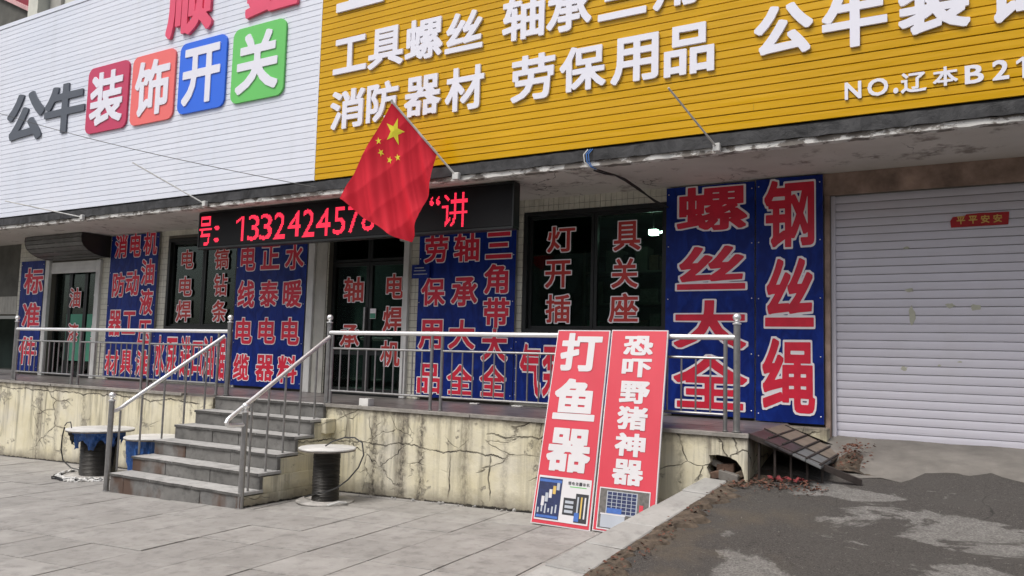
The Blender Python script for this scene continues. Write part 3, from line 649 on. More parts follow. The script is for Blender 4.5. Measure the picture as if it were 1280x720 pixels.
# ================================================================== SHOP BUILDING
sb = thing('shop_building', 'long single storey shop front with tiled wall under a concrete canopy', 'building', (-8, 1.7, 0))
OPEN = [(-16.10, -14.54, -1, 2.26), (-12.47, -10.62, .93, 2.55), (-8.62, -7.13, -1, 2.50), (-5.18, -3.18, .93, 2.53), (-1.385, 9, -2, 2.45)]
def grid_wall(x0, x1, z0, z1, y0, y1, name, material):
    xs = sorted({x0, x1, *[min(max(v, x0), x1) for o in OPEN for v in o[:2]]}); 
    for a, b in zip(xs, xs[1:]):
        if b-a < .01: continue
        hole = [o for o in OPEN if o[0] < (a+b)/2 < o[1]]
        if not hole: MB().box(a, b, y0, y1, z0, z1).build(name, material, sb)
        else:
            o = hole[0]
            if o[3] < z1: MB().box(a, b, y0, y1, o[3], z1).build(name, material, sb)
            if o[2] > z0: MB().box(a, b, y0, y1, z0, o[2]).build(name, material, sb)
grid_wall(-17.3, 9, -1.9, SOF+.05, D+.012, D+.22, 'wall', 'grout')
# little glazed wall tiles, only where wall shows between the boards
BAN = [(-17.12, -16.26, 0, 2.30), (-14.09, -12.68, 0, 2.68), (-10.62, -9.02, 0, 2.68), (-6.845, -5.25, 0, 2.68), (-3.2, -2.17, 0, 2.68), (-2.15, -1.1, -1, 3)]
tl = MB(); rt = random.Random(8)
x = -17.3
while x < -2.1:
    z = 0.0
    while z < SOF-.02:
        cx, cz = x+.036, z+.05
        if not any(a-.02 < cx < b+.02 and c < cz < d_+.02 for a, b, c, d_ in OPEN) and not any(a+.05 < cx < b-.05 and c-.1 < cz < d_-.05 for a, b, c, d_ in BAN):
            j = rt.uniform(0, .0025); z1 = min(z+.096, SOF)
            tl.box(x+.002, x+.070, D+j, D+.013, z+.002, z1)
        z += .1
    x += .073
tag(tl.build('wall_tiles', 'wall_tile', sb), kind='stuff')
# canopy slab, ledge, bitumen fascia
MB().box(-30, 9, YC+.005, D+.4, SOF, SOF+.14).build('canopy_slab', 'soffit', sb)
m = MB(); x = -18.5; rj = random.Random(4)
def edgestrip(mb, xa, xb, y, z0, z1, dy, dz, stp=.06):
    n = int((xb-xa)/stp); row = [(xa+(xb-xa)*i/n, y+rj.uniform(-dy, dy), z0+rj.uniform(-dz, dz), z1+rj.uniform(-dz, dz)) for i in range(n+1)]
    for (x0, y0, a0, b0), (x1, y1, a1, b1) in zip(row, row[1:]):
        mb.hexa([(x0, y0, a0), (x1, y1, a1), (x1, y+.1, a1), (x0, y+.1, a0), (x0, y0, b0), (x1, y1, b1), (x1, y+.1, b1), (x0, y+.1, b0)])
edgestrip(m, -30, 9, YC-.012, SOF-.012, SOF+.045, .004, .005); m.build('canopy_ledge', 'broken_ledge', sb)
m = MB(); edgestrip(m, -30, 9, YC-.035, SOF+.046, SOF+.165, .010, .006, .09); m.build('canopy_fascia', 'bitumen', sb)
m = MB(); m.box(-30, 9, YC+.02, YC+.3, SOF+.15, SOF+.24); m.build('sign_gap_shade', 'black', sb)  # solid black strip stands in for the shade in the gap under the signs
MB().box(-30, 9, YC+.06, D+2, SOF+.142, SOF+.26).build('roof_slab', 'concrete_dark', sb)
# lintel + jambs round the garage
MB().box(-1.452, 9, D-.02, D+.011, 2.452, SOF-.001).build('garage_lintel', 'lintel', sb)
MB().box(-1.445, -1.39, D-.035, D+.2, -.25, 2.45).build('garage_jamb', 'lintel', sb, bevel=.006)
# shop rooms behind the glass
for (a, b) in ((-17.2, -13.8), (-13.7, -10.0), (-9.9, -6.9), (-6.8, -2.1)):
    m = MB(); y0, y1, z0, z1 = D+.225, D+4, -.02, SOF+.02
    m.face([(a, y1, z0), (b, y1, z0), (b, y1, z1), (a, y1, z1)]); m.face([(a, y0, z0), (b, y0, z0), (b, y1, z0), (a, y1, z0)]); m.face([(a, y0, z1), (b, y0, z1), (b, y1, z1), (a, y1, z1)])
    m.face([(a, y0, z0), (a, y1, z0), (a, y1, z1), (a, y0, z1)]); m.face([(b, y0, z0), (b, y1, z0), (b, y1, z1), (b, y0, z1)])
    m.build('shop_room', 'interior', sb)
# white roller guides and door-side trims
for x0, x1, z1 in ((-16.25, -16.115, 2.30), (-14.535, -14.40, 2.25), (-9.0, -8.87, 2.66), (-7.125, -7.03, 2.62)):
    m = MB(); m.box(x0, x1, D-.05, D+.06, 0, z1); m.build('door_trim', 'trim_white', sb, bevel=.006)
MB().box(-8.84, -8.63, D-.02, D+.01, 0, 2.66).build('wall_pier', 'wall_paint', sb)
m = MB(); m.box(-7.24, -7.135, D-.01, D+.12, 2.25, 2.6).box(-7.3, -7.14, D-.02, D+.02, 2.46, 2.5); m.build('bracket', 'trim_white', sb)

# doors
def panes(parent, x0, x1, z0, z1, n, y, fr=.045, rail=None):
    """n framed leaves with panes"""
    wd = (x1-x0)/n
    for i in range(n):
        a, b = x0+wd*i+.004, x0+wd*(i+1)-.004; m = MB()
        m.box(a, a+fr, y, y+.05, z0, z1).box(b-fr, b, y, y+.05, z0, z1).box(a+fr, b-fr, y+.001, y+.049, z1-fr, z1).box(a+fr, b-fr, y+.001, y+.049, z0, z0+fr)
        if rail: m.box(a+fr, b-fr, y+.002, y+.048, rail-.03, rail+.03)
        f = m.build('leaf_frame', 'dark_frame', parent)
        MB().box(a+fr, b-fr, y+.022, y+.028, z0+fr, z1-fr).build('pane', 'glass', f)
FL = [(.032, .0015, 1), (.012, .0035, 0)]       # white under red
def glyphs(parent, key, y, mats=('print_red', 'print_white'), lay=None, sub=None, name='character'):
    for ch, x0, x1, z0, z1 in TEXT[key]:
        put_glyph(name, parent, ch, (x0, x1, z0, z1), y, lay or BL, mats)
BL = [(.056, .0015, 1), (.026, .0035, 0)]
d1 = thing('shop_door', 'dark glass door with red oil and paint lettering under the grey roller box', 'door', (-15.3, D+.1, 0))
MB().box(-16.1, -14.54, D+.08, D+.17, 0, .03).build('sill', 'dark_frame', d1)
panes(d1, -16.1, -14.54, .03, 2.24, 3, D+.10)
glyphs(d1, 'D1', D+.095, ('letter_vinyl_red', 'print_white'), [(.055, .001, 1), (.022, .002, 0)])
m = MB().box(-15.66, -15.13, D+.112, D+.115, .31, 1.22).build('green_poster', 'poster_green', d1)
m = MB().box(-14.97, -14.6, D+.112, D+.115, .31, 1.22).build('green_poster', 'poster_green', d1)
d2 = thing('shop_door', 'black glass double door with red bearing and welder lettering behind the flag', 'door', (-7.9, D+.1, 0))
MB().box(-8.62, -7.13, D+.08, D+.17, 0, .04).build('sill', 'dark_frame', d2)
panes(d2, -8.62, -7.13, .04, 1.98, 2, D+.10, .055, .62); panes(d2, -8.62, -7.13, 1.99, 2.49, 2, D+.10, .04)
MB().box(-7.93, -7.90, D+.06, D+.1, .9, 1.3).build('handle', 'steel_dull', d2)
glyphs(d2, 'D2', D+.095, ('letter_vinyl_red', 'print_white'), [(.055, .001, 1), (.024, .002, 0)])
f = MB().box(-7.83, -7.72, D+.094, D+.097, 1.13, 1.28).build('sticker', 'print_white', d2); MB().box(-7.825, -7.725, D+.0915, D+.0935, 1.135, 1.21).build('sticker_band', 'poster_green', f)
# windows
def window(label, x0, x1, z0, z1, key, nleaf=2):
    t = thing('shop_window', label, 'window', ((x0+x1)/2, D, z0), 'windows of the hardware shop')
    m = MB(); e = .055; m.box(x0, x0+e, D-.01, D+.12, z0, z1).box(x1-e, x1, D-.01, D+.12, z0, z1).box(x0+e, x1-e, D-.009, D+.119, z1-e, z1).box(x0+e, x1-e, D-.009, D+.119, z0, z0+e)
    m.build('window_frame', 'dark_frame', t)
    panes(t, x0+e, x1-e, z0+e, z1-e, nleaf, D+.045, .04)
    MB().box(x0-.02, x1+.02, D-.04, D-.012, z0-.03, z0-.001).build('window_sill', 'trim_white', t)
    glyphs(t, key, D+.04, ('letter_vinyl_red', 'print_white'), [(.055, .001, 1), (.020, .002, 0)])
    return t
window('dark window with red welding lettering left of the stairs, behind the LED board', -12.46, -10.63, .94, 2.54, 'W1')
window('wide dark window with red lamp and switch lettering above the leaning red boards', -5.17, -3.19, .94, 2.52, 'W2')
# shelves and goods inside
for (a, b) in ((-12.3, -10.8), (-5.0, -3.3)):
    t = thing('display_shelf', 'dim shelf of boxed goods inside the window '+('left of the stairs' if a < -8 else 'above the red boards'), 'shelf', ((a+b)/2, D+1.6, 0))
    m = MB()
    for z in (.5, .95, 1.4, 1.85): m.box(a, b, D+1.45, D+1.8, z, z+.03)
    m.box(a, a+.04, D+1.44, D+1.46, 0, 2.2).box(b-.04, b, D+1.44, D+1.46, 0, 2.2); m.build('rack', 'concrete_dark', t)
    for z in (.53, .98, 1.43, 1.88):
        x = a+.06
        while x < b-.25:
            wd = rr.uniform(.12, .28); MB().box(x, x+wd, D+1.5, D+1.75, z, z+rr.uniform(.12, .34)).build('carton', rr.choice(['concrete_dark', 'poster_green', 'brick', 'pic_grey', 'black']), t); x += wd+.03
tl = thing('ceiling_lamp', 'lit fluorescent lamp glowing inside the window above the red boards', 'lamp', (-3.7, 2.5, 2.4))
MB().box(-3.74, -3.635, 2.48, 2.58, 2.265, 2.335).build('bulb', 'lamp_glow', tl); MB().tube([(-3.69, 2.53, 2.34), (-3.69, 2.53, 2.71)], .01, 6).build('cord', 'cable', tl)
MB().hexa([(-3.64, 2.62, 2.30), (-3.45, 2.9, 2.42), (-3.45, 2.93, 2.42), (-3.64, 2.65, 2.30), (-3.64, 2.62, 2.325), (-3.45, 2.9, 2.445), (-3.45, 2.93, 2.445), (-3.64, 2.65, 2.325)]).build('tube', 'lamp_glow', tl)

# ---- neighbour at the far left
nb = thing('neighbour_shop', 'dark shuttered shopfront at the far left end of the terrace', 'building', (-20, 2, 0))
MB().box(-28, -17.31, D+.02, D+.3, 1.6, SOF).build('dark_board', 'concrete_dark', nb)
m = MB(); x = -22
while x < -17.35: m.box(x, x+.105, D-.005, D+.018, 1.22, 1.59); x += .112
m.build('tile_band', 'wall_paint', nb); MB().box(-28, -17.31, D+.02, D+.25, 1.2, 1.599).build('beam', 'grout', nb)
MB().box(-28, -17.31, D+1.5, D+1.6, 0, 1.2).build('back_wall', 'interior', nb)
mc = thing('parked_scooter', 'dark scooter parked on the terrace at the far left edge', 'scooter', (-16.6, .9, 0))
MB().tube([(-17.9, .8, .25), (-17.7, .8, .25), (-17.3, .8, .22), (-16.95, .8, .3), (-16.75, .8, .75), (-16.7, .8, .95)], [.12, .13, .06, .07, .05, .03], 10).build('body', 'black_plastic', mc, smooth=True)
MB().tube([(-18.1, .8, .52), (-17.8, .8, .56), (-17.4, .8, .5)], [.06, .09, .05], 10).build('seat', 'rubber', mc, smooth=True)
MB().tube([(-16.72, .5, .97), (-16.7, .8, .95), (-16.72, 1.1, .97)], .018, 8).build('handlebar', 'steel_dull', mc, smooth=True)
for wx in (-17.85, -16.65):
    MB().tube([(wx+.2*math.cos(a), .8, .22+.2*math.sin(a)) for a in [i*math.pi/12 for i in range(25)]], .045, 8, False).build('wheel', 'rubber', mc, smooth=True)

# ---- left roller box
rb = thing('roller_shutter_box', 'curved grey roller shutter box above the left shop door', 'shutter box', (-15.3, 1.4, 2.3))
prof = [(1.13, SOF-.012), (1.12, SOF-.09), (1.13, SOF-.17), (1.17, SOF-.245), (1.26, SOF-.32), (1.38, SOF-.375), (1.52, SOF-.405), (D-.012, SOF-.415)]
XA, XB = -16.05, -14.18
for (ya, za), (yb, zb) in zip(prof, prof[1:]):
    for s_ in range(1):
        MB().hexa([(XA, ya, za-.003), (XB, ya, za-.003), (XB, yb, zb+.004), (XA, yb, zb+.004), (XA, ya+.02, za+.004), (XB, ya+.02, za+.004), (XB, yb+.02, zb+.012), (XA, yb+.02, zb+.012)]).build('casing_slat', 'shutter_grey', rb, bevel=.003)
for xx, s_ in ((XA-.012, 0), (XB+.001, 1)):
    m = MB(); P = [(xx, y, z) for y, z in prof]+[(xx, D-.012, SOF-.012)]; n = len(P)
    m.v = P+[(x+.011, y, z) for x, y, z in P]; m.f = [tuple(range(n)), tuple(range(2*n-1, n-1, -1))]+[(i, i+n, (i+1) % n+n, (i+1) % n) for i in range(n)]; m.mi = [0]*len(m.f)
    m.build('side_plate', 'shutter_side', rb)
sh = thing('roller_shutter', 'short raised piece of pale roller shutter above the left shop door', 'shutter', (-15.3, D, 2.0))
for i in range(3):
    z = 2.25-.075*(i+1); MB().hexa([(-16.11, D+.0, z), (-14.545, D+.0, z), (-14.545, D+.02, z), (-16.11, D+.02, z), (-16.11, D-.012, z+.072), (-14.545, D-.012, z+.072), (-14.545, D+.01, z+.072), (-16.11, D+.01, z+.072)]).build('slat', 'trim_white', sh)
# ---- garage shutter
gs = thing('garage_shutter', 'closed pale lavender grey garage roller shutter at the right', 'shutter', (1, D+.1, -.13))
gsl = None; pitch = .0862; z0 = -.132
for i in range(30):
    if gsl is None:
        m = MB(); pr = [(.002, .002), (-.006, .006), (-.0095, .03), (-.0095, .058), (-.006, .080), (.004, .0845)]
        for (ya, za), (yb, zb) in zip(pr, pr[1:]):
            m.face([(-1.388, D+.075+ya, z0+za), (4.5, D+.075+ya, z0+za), (4.5, D+.075+yb, z0+zb), (-1.388, D+.075+yb, z0+zb)])
        gsl = m.build('slat', 'shutter_white', gs, smooth=True)
    else: dup(gsl, gs, (0, random.uniform(-.0012, .0012), pitch*i)).rotation_euler = (math.radians(random.uniform(-.9, .9)), 0, 0)
MB().box(-1.388, 4.5, D+.082, D+.10, -.132, 2.449).build('backing', 'grout', gs)
MB().box(-1.389, -1.345, D+.03, D+.074, -.13, 2.448).build('guide_rail', 'shutter_white', gs)
MB().box(-1.388, 4.5, D+.045, D+.075, -.175, -.134).build('bottom_bar', 'steel_dull', gs)
rq = random.Random(12)
for sx, sz, sw, shh in ((-.62, 1.16, .04, .22), (-.64, 1.42, .05, .05), (-.28, 1.26, .05, .06), (-.05, 1.24, .07, .07), (-.70, .62, .04, .05), (-.66, 1.86, .035, .03), (-.38, .66, .02, .02), (-.2, .70, .03, .02)):
    P = [(sx+sw*rq.uniform(.5, 1.1)*math.cos(a), sz+shh*.5*rq.uniform(.5, 1.1)*math.sin(a)) for a in [k*math.pi/6 for k in range(12)]]
    MB().face([(x, D+.0625, z) for x, z in P]).build('paste_stain', 'stain', gs)
rp = thing('red_couplet', 'torn red paper strip with gold characters pasted on the garage shutter', 'paper', (0, D+.05, 2.1))
m = MB(); P = [(-.255, 2.045), (.235, 2.05), (.245, 2.175), (.0, 2.178), (-.12, 2.172), (-.13, 2.16), (-.24, 2.152), (-.262, 2.11)]
m.face([(x, D+.0565, z) for x, z in P]); m.face([(x, D+.0585, z) for x, z in reversed(P)]); n = len(P)
for i in range(n): a, b = P[i], P[(i+1) % n]; m.face([(a[0], D+.0565, a[1]), (b[0], D+.0565, b[1]), (b[0], D+.0585, b[1]), (a[0], D+.0585, a[1])])
m.build('paper', 'paper_red', rp)
for i, ch in enumerate('平平安安'): put_glyph('character', rp, ch, (-.205+.105*i, -.13+.105*i, 2.075, 2.155), D+.056, [(.025, .0008, 0)], ['gold'])

# ================================================================== BANNERS
def banner(label, x0, x1, z0, z1, key, y=D-.055, bow=.012):
    t = thing('wall_banner', label, 'banner', ((x0+x1)/2, y, z0), 'blue banners along the shop front')
    n = 10; m = MB(); nz = 10
    P = lambda i, j: (x0+(x1-x0)*i/n, y+.004+.0045*math.sin(i*1.1+x0*3)*math.sin(j*.8), z0+(z1-z0)*j/nz)
    for i in range(n):
        for j in range(nz): m.face([P(i, j), P(i+1, j), P(i+1, j+1), P(i, j+1)])
    m.build('sheet', 'banner_blue', t, smooth=True)
    e = .02; m = MB(); m.box(x0, x0+e, y+.012, y+.045, z0, z1).box(x1-e, x1, y+.012, y+.045, z0, z1).box(x0+e, x1-e, y+.013, y+.044, z1-e, z1).box(x0+e, x1-e, y+.013, y+.044, z0, z0+e)
    m.build('batten', 'steel_dull', t)
    m = MB(); k = 0
    for z in np.linspace(z0+.08, z1-.08, 5):
        for x in (x0+.03, x1-.03): m.lathe([(.0001, 0), (.007, 0)], (x, y-.002, z), 8); m.ball((x, y-.002, z), .007, 6)
    m.build('eyelets', 'steel', t)
    glyphs(t, key, y-.001)
    return t
banner('narrow blue banner for standard parts at the far left of the terrace', -17.12, -16.27, .07, 2.30, 'B1')
banner('blue banner with three columns of red words between the left door and first window', -14.09, -12.68, .06, 2.67, 'B2')
banner('low blue banner of tall thin letters below the left window', -12.67, -10.65, .06, .89, 'B3')
banner('blue banner with cable and electric words in three columns above the stairs', -10.61, -9.02, .04, 2.66, 'B4')
banner('blue banner with bearings and safety words between the black door and right window', -6.845, -5.26, .04, 2.66, 'B5')
banner('low blue banner below the right window, mostly behind the red boards', -5.25, -3.22, .06, .90, 'B6')
banner('tall blue banner with four big red characters beside the right window', -3.205, -2.175, .03, 2.67, 'B7')
banner('tall blue banner with three big red characters next to the garage', -2.155, -1.45, .01, 2.675, 'B8', y=D-.075)
pq = thing('wall_plaque', 'small faded blue plaque on the tiled pier beside the bearings banner', 'sign', (-6.78, D-.1, 1.78))
m = MB().box(-6.94, -6.63, D-.085, D-.07, 1.69, 1.88).build('plate', 'banner_blue', pq)
m = MB()
for i, z in enumerate((1.74, 1.79, 1.83)): m.box(-6.91+.01*i, -6.67-.03*i, D-.088, D-.086, z, z+.012)
m.build('printed_lines', 'pic_steel', pq)

# ================================================================== LED BOARD
lb = thing('led_board', 'long black LED ticker board with red phone digits hanging under the canopy', 'LED sign', (-7.4, .66, 2.4))
MB().box(-10.22, -4.70, .60, .72, 2.15, 2.655).build('cabinet', 'led_black', lb, bevel=.004)
m = MB(); m.box(-10.235, -4.685, .588, .73, 2.118, 2.146).box(-10.235, -4.685, .588, .73, 2.657, 2.675).box(-10.24, -10.222, .589, .729, 2.147, 2.656).box(-4.698, -4.68, .589, .729, 2.147, 2.656); m.build('frame', 'dark_frame', lb)
m = MB(); m.box(-10.1, -10.06, .64, .68, 2.676, SOF).box(-4.9, -4.86, .64, .68, 2.676, SOF).box(-7.5, -7.46, .64, .68, 2.676, SOF); m.build('hanger', 'steel_dull', lb)
for ch, x0, x1, z0, z1 in TEXT['LED']:
    D_, lo, stp = glyph_field(ch); lev = .009
    P = np.vstack(contours(ch, lev)); a, b = P.min(0), P.max(0); p = .0165; m = MB()
    for i in range(int(math.ceil((x1-x0)/p))):
        for j in range(int(math.ceil((z1-z0)/p))):
            u = a+(b-a)*np.array([(i+.5)*p/(x1-x0), (j+.5)*p/(z1-z0)]); q = ((u-lo)/stp).astype(int)
            if q[1] < D_.shape[0] and q[0] < D_.shape[1] and q[0] >= 0 and q[1] >= 0 and D_[q[1], q[0]] < .005:
                X, Z = x0+i*p, z0+j*p; m.box(X, X+p*.72, .596, .601, Z, Z+p*.72)
    if m.v: m.build('lit_character', 'led_red', lb)

# ================================================================== ROOF SIGNS
TOP = 6.56
def slats(parent, material, x0, x1, z0, z1, pitch, splits=0):
    o0 = None; n = int(round((z1-z0)/pitch)); rs = random.Random(n)
    def mk(xa, xb):
        m = MB(); gv = .0045 if material == 'white_panel' else .0065; pr = [(.008, .0), (-.006, .001), (-.0085, .004), (-.0085, pitch-gv-.002), (-.006, pitch-gv), (.008, pitch-gv)]
        for (ya, za), (yb, zb) in zip(pr, pr[1:]): m.face([(xa, YC+ya, z0+za), (xb, YC+ya, z0+za), (xb, YC+yb, z0+zb), (xa, YC+yb, z0+zb)])
        return m.build('slat', material, parent)
    for i in range(n):
        if splits and i % 5 == 2:
            xs_ = rs.uniform(x0+1.5, x1-2.0)
            for a_, b_ in ((x0, xs_), (xs_+.002, x1)): o = mk(a_, b_); o.location = o.location+Vector((0, rs.uniform(-.004, .0), pitch*i))
        elif o0 is None: o0 = mk(x0, x1); base = o0; o0.location = o0.location+Vector((0, 0, pitch*i)); o0i = i
        else: dup(o0, parent, (0, 0, pitch*(i-o0i))).rotation_euler = (math.radians(rs.uniform(-1.1, 1.1)), 0, 0)
ws = thing('white_sign', 'white slatted roof sign with grey letters and four coloured tiles', 'sign', (-12, YC, 2.9))
slats(ws, 'white_panel', -19.5, -7.615, 2.89, TOP, .0845)
MB().box(-19.5, -7.615, YC+.02, YC+.22, 2.88, 6.526).build('box', 'panel_edge', ws); MB().box(-19.52, -7.615, YC-.02, YC+.24, 6.527, 6.60).build('top_trim', 'white_panel', ws)
ys_ = thing('yellow_sign', 'yellow slatted roof sign with rows of white cut-out characters', 'sign', (-3, YC, 2.9))
slats(ys_, 'yellow_panel', -7.61, 4.6, 2.89, TOP, .0815, 1)
MB().box(-7.61, 4.6, YC+.02, YC+.22, 2.88, TOP).build('box', 'panel_edge', ys_)
MB().box(-7.622, -7.604, YC-.014, YC+.01, 2.885, TOP).build('corner_trim', 'white_panel', ys_)
LY = YC-.012
def cut(parent, key, dil, material, depth=.035, y=LY):
    for ch, x0, x1, z0, z1 in TEXT[key]: put_glyph('cut_out_character', parent, ch, (x0, x1, z0, z1), y, [(dil, 0, 0)], [material], depth)
cut(ws, 'WHITE_SIGN', .032, 'letter_grey', .025); cut(ws, 'RED_SIGN', .032, 'letter_pink', .045)
for (ch, x0, x1, z0, z1), c in zip(TEXT['TILES'], ('crimson', 'coral', 'blue', 'green')):
    x0 += .03; x1 -= .03; rd = .13; pts = []
    for cx, cz, a0 in ((x1-rd, z0+rd, -90), (x1-rd, z1-rd, 0), (x0+rd, z1-rd, 90), (x0+rd, z0+rd, 180)):
        for k in range(7): a = math.radians(a0+k*15); pts.append((cx+rd*math.cos(a), cz+rd*math.sin(a)))
    m = MB(); n = len(pts); m.v = [(x, LY-.03, z) for x, z in pts]+[(x, LY, z) for x, z in pts]; m.f = [tuple(range(n)), tuple(range(2*n-1, n-1, -1))]+[(i, i+n, (i+1) % n+n, (i+1) % n) for i in range(n)]; m.mi = [0]*len(m.f)
    o = m.build('coloured_tile', 'tile_'+c, ws); wd = x1-x0; ht = z1-z0
    put_glyph('cut_out_character', o, ch, (x0+wd*.10, x1-wd*.10, z0+ht*.10, z1-ht*.10), LY-.03, [(.028, .0, 0)], ['letter_white'], .014)
for ch, x0, x1, z0, z1 in TEXT['YELLOW']:
    small = z1-z0 < .3
    put_glyph('cut_out_character', ys_, ch, (x0, x1, z0, z1), LY, [(.022 if small else (.034 if x0 > -1.9 else .025), 0, 0)], ['letter_white'], .014 if small else .026)

# ---- upper building behind the sign
ub = thing('upper_building', 'pale upper storey with a square pillar behind the white sign', 'building', (-17.5, 2.5, 3))
MB().box(-18.95, -18.55, 2.3, 2.7, 2.9, 9.6).build('pillar', 'render_wall', ub); MB().box(-18.54, -17.2, 2.62, 2.8, 2.9, 9.6).build('wall', 'render_wall', ub)
MB().box(-17.2, -5, 2.62, 2.8, 2.9, 7.8).build('lower_wall', 'render_wall', ub)
m = MB(); m.box(-18.5, -18.05, 2.55, 2.615, 5, 9.6); m.build('drain_box', 'wall_paint', ub)
wd = MB().box(-17.19, -16.2, 2.64, 2.7, 7.8, 9.2).build('window', 'dark_frame', ub)
for k in range(4): MB().box(-17.15+.24*k, -17.15+.24*k+.2, 2.62, 2.635, 7.82, 9.15).build('pane', 'pic_grey', wd)
pv2 = thing('tiled_roof', 'dark eave with red underside and pink tile edge at the top left corner', 'roof', (-22, 4, 7))
EA, EB = (-22.6, 9.90), (-19.1, 8.31)
def eave(dz0, dz1, ya, yb, name, mt): MB().hexa([(EA[0], ya, EA[1]+dz0), (EB[0], ya, EB[1]+dz0), (EB[0], yb, EB[1]+dz0), (EA[0], yb, EA[1]+dz0), (EA[0], ya, EA[1]+dz1), (EB[0], ya, EB[1]+dz1), (EB[0], yb, EB[1]+dz1), (EA[0], yb, EA[1]+dz1)]).build(name, mt, pv2)
eave(-1.1, 0, 3.0, 6, 'eave_slab', 'concrete_dark'); eave(.003, .10, 2.9, 3.2, 'tile_edge', 'roof_tile'); eave(.003, .9, 3.5, 3.7, 'roof_slope', 'roof_red')
MB().box(-24, -19.05, 4.5, 4.7, 2.9, 11).build('wall', 'concrete_dark', pv2); MB().box(-21.9, -21.4, 4.3, 4.5, 2.9, 8.2).build('post', 'far_wall', pv2)

# ================================================================== FLAG AND BARE POLES
fp = thing('flag_pole', 'slanting white pole carrying the red flag on the canopy edge', 'flag pole', (-5.28, YC-.04, 2.72))
A0 = Vector((-5.28, YC-.06, 2.72)); A1 = Vector((-5.855, YC-.60, 3.55))
MB().tube([A0, A1], .0125, 8).build('rod', 'trim_white', fp, smooth=True); MB().ball(A1, .02, 8).build('tip', 'trim_white', fp, smooth=True)
MB().box(-5.325, -5.235, YC-.09, YC-.03, 2.675, 2.76).build('bracket', 'trim_white', fp, bevel=.008)
fl = thing('flag', 'red flag with one large and four small yellow stars', 'flag', A1)
pA = A1+(A0-A1)*.02; pB = A1+(A0-A1)*.69
pC = Vector((-5.80, .10, 1.935)); pD = Vector((-6.52, -.33, 2.44))
def flag_pt(u, v, off=0):    # u along the fly, v down the hoist
    a = pA.lerp(pB, v); b = pD.lerp(pC, v); p = a.lerp(b, u)
    sag = Vector((-.035*math.sin(math.pi*u)*(1-v)+.045*math.sin(math.pi*u)*v, 0, -.02*math.sin(math.pi*u)*(1-v)))
    sag.x -= .05*u*math.sin(math.pi*v)*.4; sag.z -= .07*u*u*math.sin(math.pi*v)*.6
    s_ = .62*v-.75*u                     # folds run straight down, across hoist and fly alike
    k = (.25+u)*(.35+.65*v)*1.6; cr = lambda t: 1-abs(math.sin(t))**.7*1.35
    fold = k*(.026*math.sin(s_*17+.6)+.016*cr(s_*12+u*2.2+.4)+.008*math.sin(s_*41+v*5+u*3))+.010*math.sin(u*9+v*7)*u*v+.006*cr(u*6+v*9)
    e = .012*math.sin(v*14)*u
    return p+sag+Vector((.2*fold, -fold+off, e))
m = MB(); nu, nv = 96, 80
m.v = [tuple(flag_pt(i/nu, j/nv)) for i in range(nu+1) for j in range(nv+1)]
m.f = [(i*(nv+1)+j, (i+1)*(nv+1)+j, (i+1)*(nv+1)+j+1, i*(nv+1)+j+1) for i in range(nu) for j in range(nv)]; m.mi = [0]*len(m.f)
cl = m.build('cloth', 'cloth_red', fl, smooth=True)
MB().tube([flag_pt(0, v/12) for v in range(13)], .014, 8).build('hem_sleeve', 'trim_white', fl, smooth=True)
def star(cu_, cv, R, ang):
    for off in (-.004, .004):
        m = MB(); P = []
        for k in range(10):
            a = ang+k*math.pi/5; r = R if k % 2 == 0 else R*.382
            P.append((cu_+r*math.cos(a)/1.5, cv+r*math.sin(a)))
        for k in range(10):
            a, b = P[k], P[(k+1) % 10]
            for q in range(3):
                t0, t1 = q/3, (q+1)/3; F = lambda s_, t: flag_pt(cu_+(s_[0]-cu_)*t, cv+(s_[1]-cv)*t, off)
                if q == 0: m.face([F(a, 0), F(a, t1), F(b, t1)])
                else: m.face([F(a, t0), F(a, t1), F(b, t1), F(b, t0)])
        m.build('star', 'star_yellow', fl)
star(5/30, .25, .17, -math.pi/2)
for cx, cy in ((10, 2), (12, 4), (12, 7), (10, 9)):
    cu_, cv = cx/30, cy/20; star(cu_, cv, .05, math.atan2(.25-cv, (5/30-cu_)*1.5))
def bare_pole(label, x, dx, dy, dz):
    t = thing('bare_pole', label, 'pole', (x, YC-.05, 2.71), 'empty flag poles on the canopy edge')
    MB().tube([(x, YC-.06, 2.72), (x+dx, YC-.06+dy, 2.72+dz)], .010, 7).build('rod', 'trim_white', t, smooth=True)
    MB().box(x-.035, x+.035, YC-.085, YC-.03, 2.68, 2.76).build('bracket', 'trim_white', t, bevel=.006)
bare_pole('empty white flag pole slanting over the right part of the yellow sign', -2.20, -.30, -.56, .47)
bare_pole('thin empty pole slanting across the white sign below the coloured tiles', -9.715, -.93, -.56, .58)
bare_pole('thin empty pole at the far left end of the white sign', -12.75, -1.3, -.56, .27)

# ================================================================== WIRES
def sagline(a, b, sag, n=16): a, b = Vector(a), Vector(b); return [a.lerp(b, i/n)+Vector((0, 0, -sag*math.sin(math.pi*i/n))) for i in range(n+1)]
tag(MB().tube(sagline((-16.6, -.6, 5.2), (-7.5, YC-.08, 2.77), .12), .005, 5).build('overhead_wire', 'cable'), 'thin dark wire sagging across the white sign', 'wire')
hc = thing('hanging_cable', 'cut cable with blue and white ends dangling below the yellow sign', 'cable', (-3.6, YC, 2.7))
for dx, mt, r_ in ((0, 'rope_white', .007), (.03, 'blue_wire', .006), (.055, 'blue_wire', .005)):
    MB().tube([(-3.60+dx, YC-.03, 2.86), (-3.63+dx, YC-.07, 2.80), (-3.62+dx, YC-.07, 2.72), (-3.57+dx*.5, YC-.04, 2.665), (-3.53, YC+.05, 2.655)], r_, 6).build('strand', mt, hc, smooth=True)
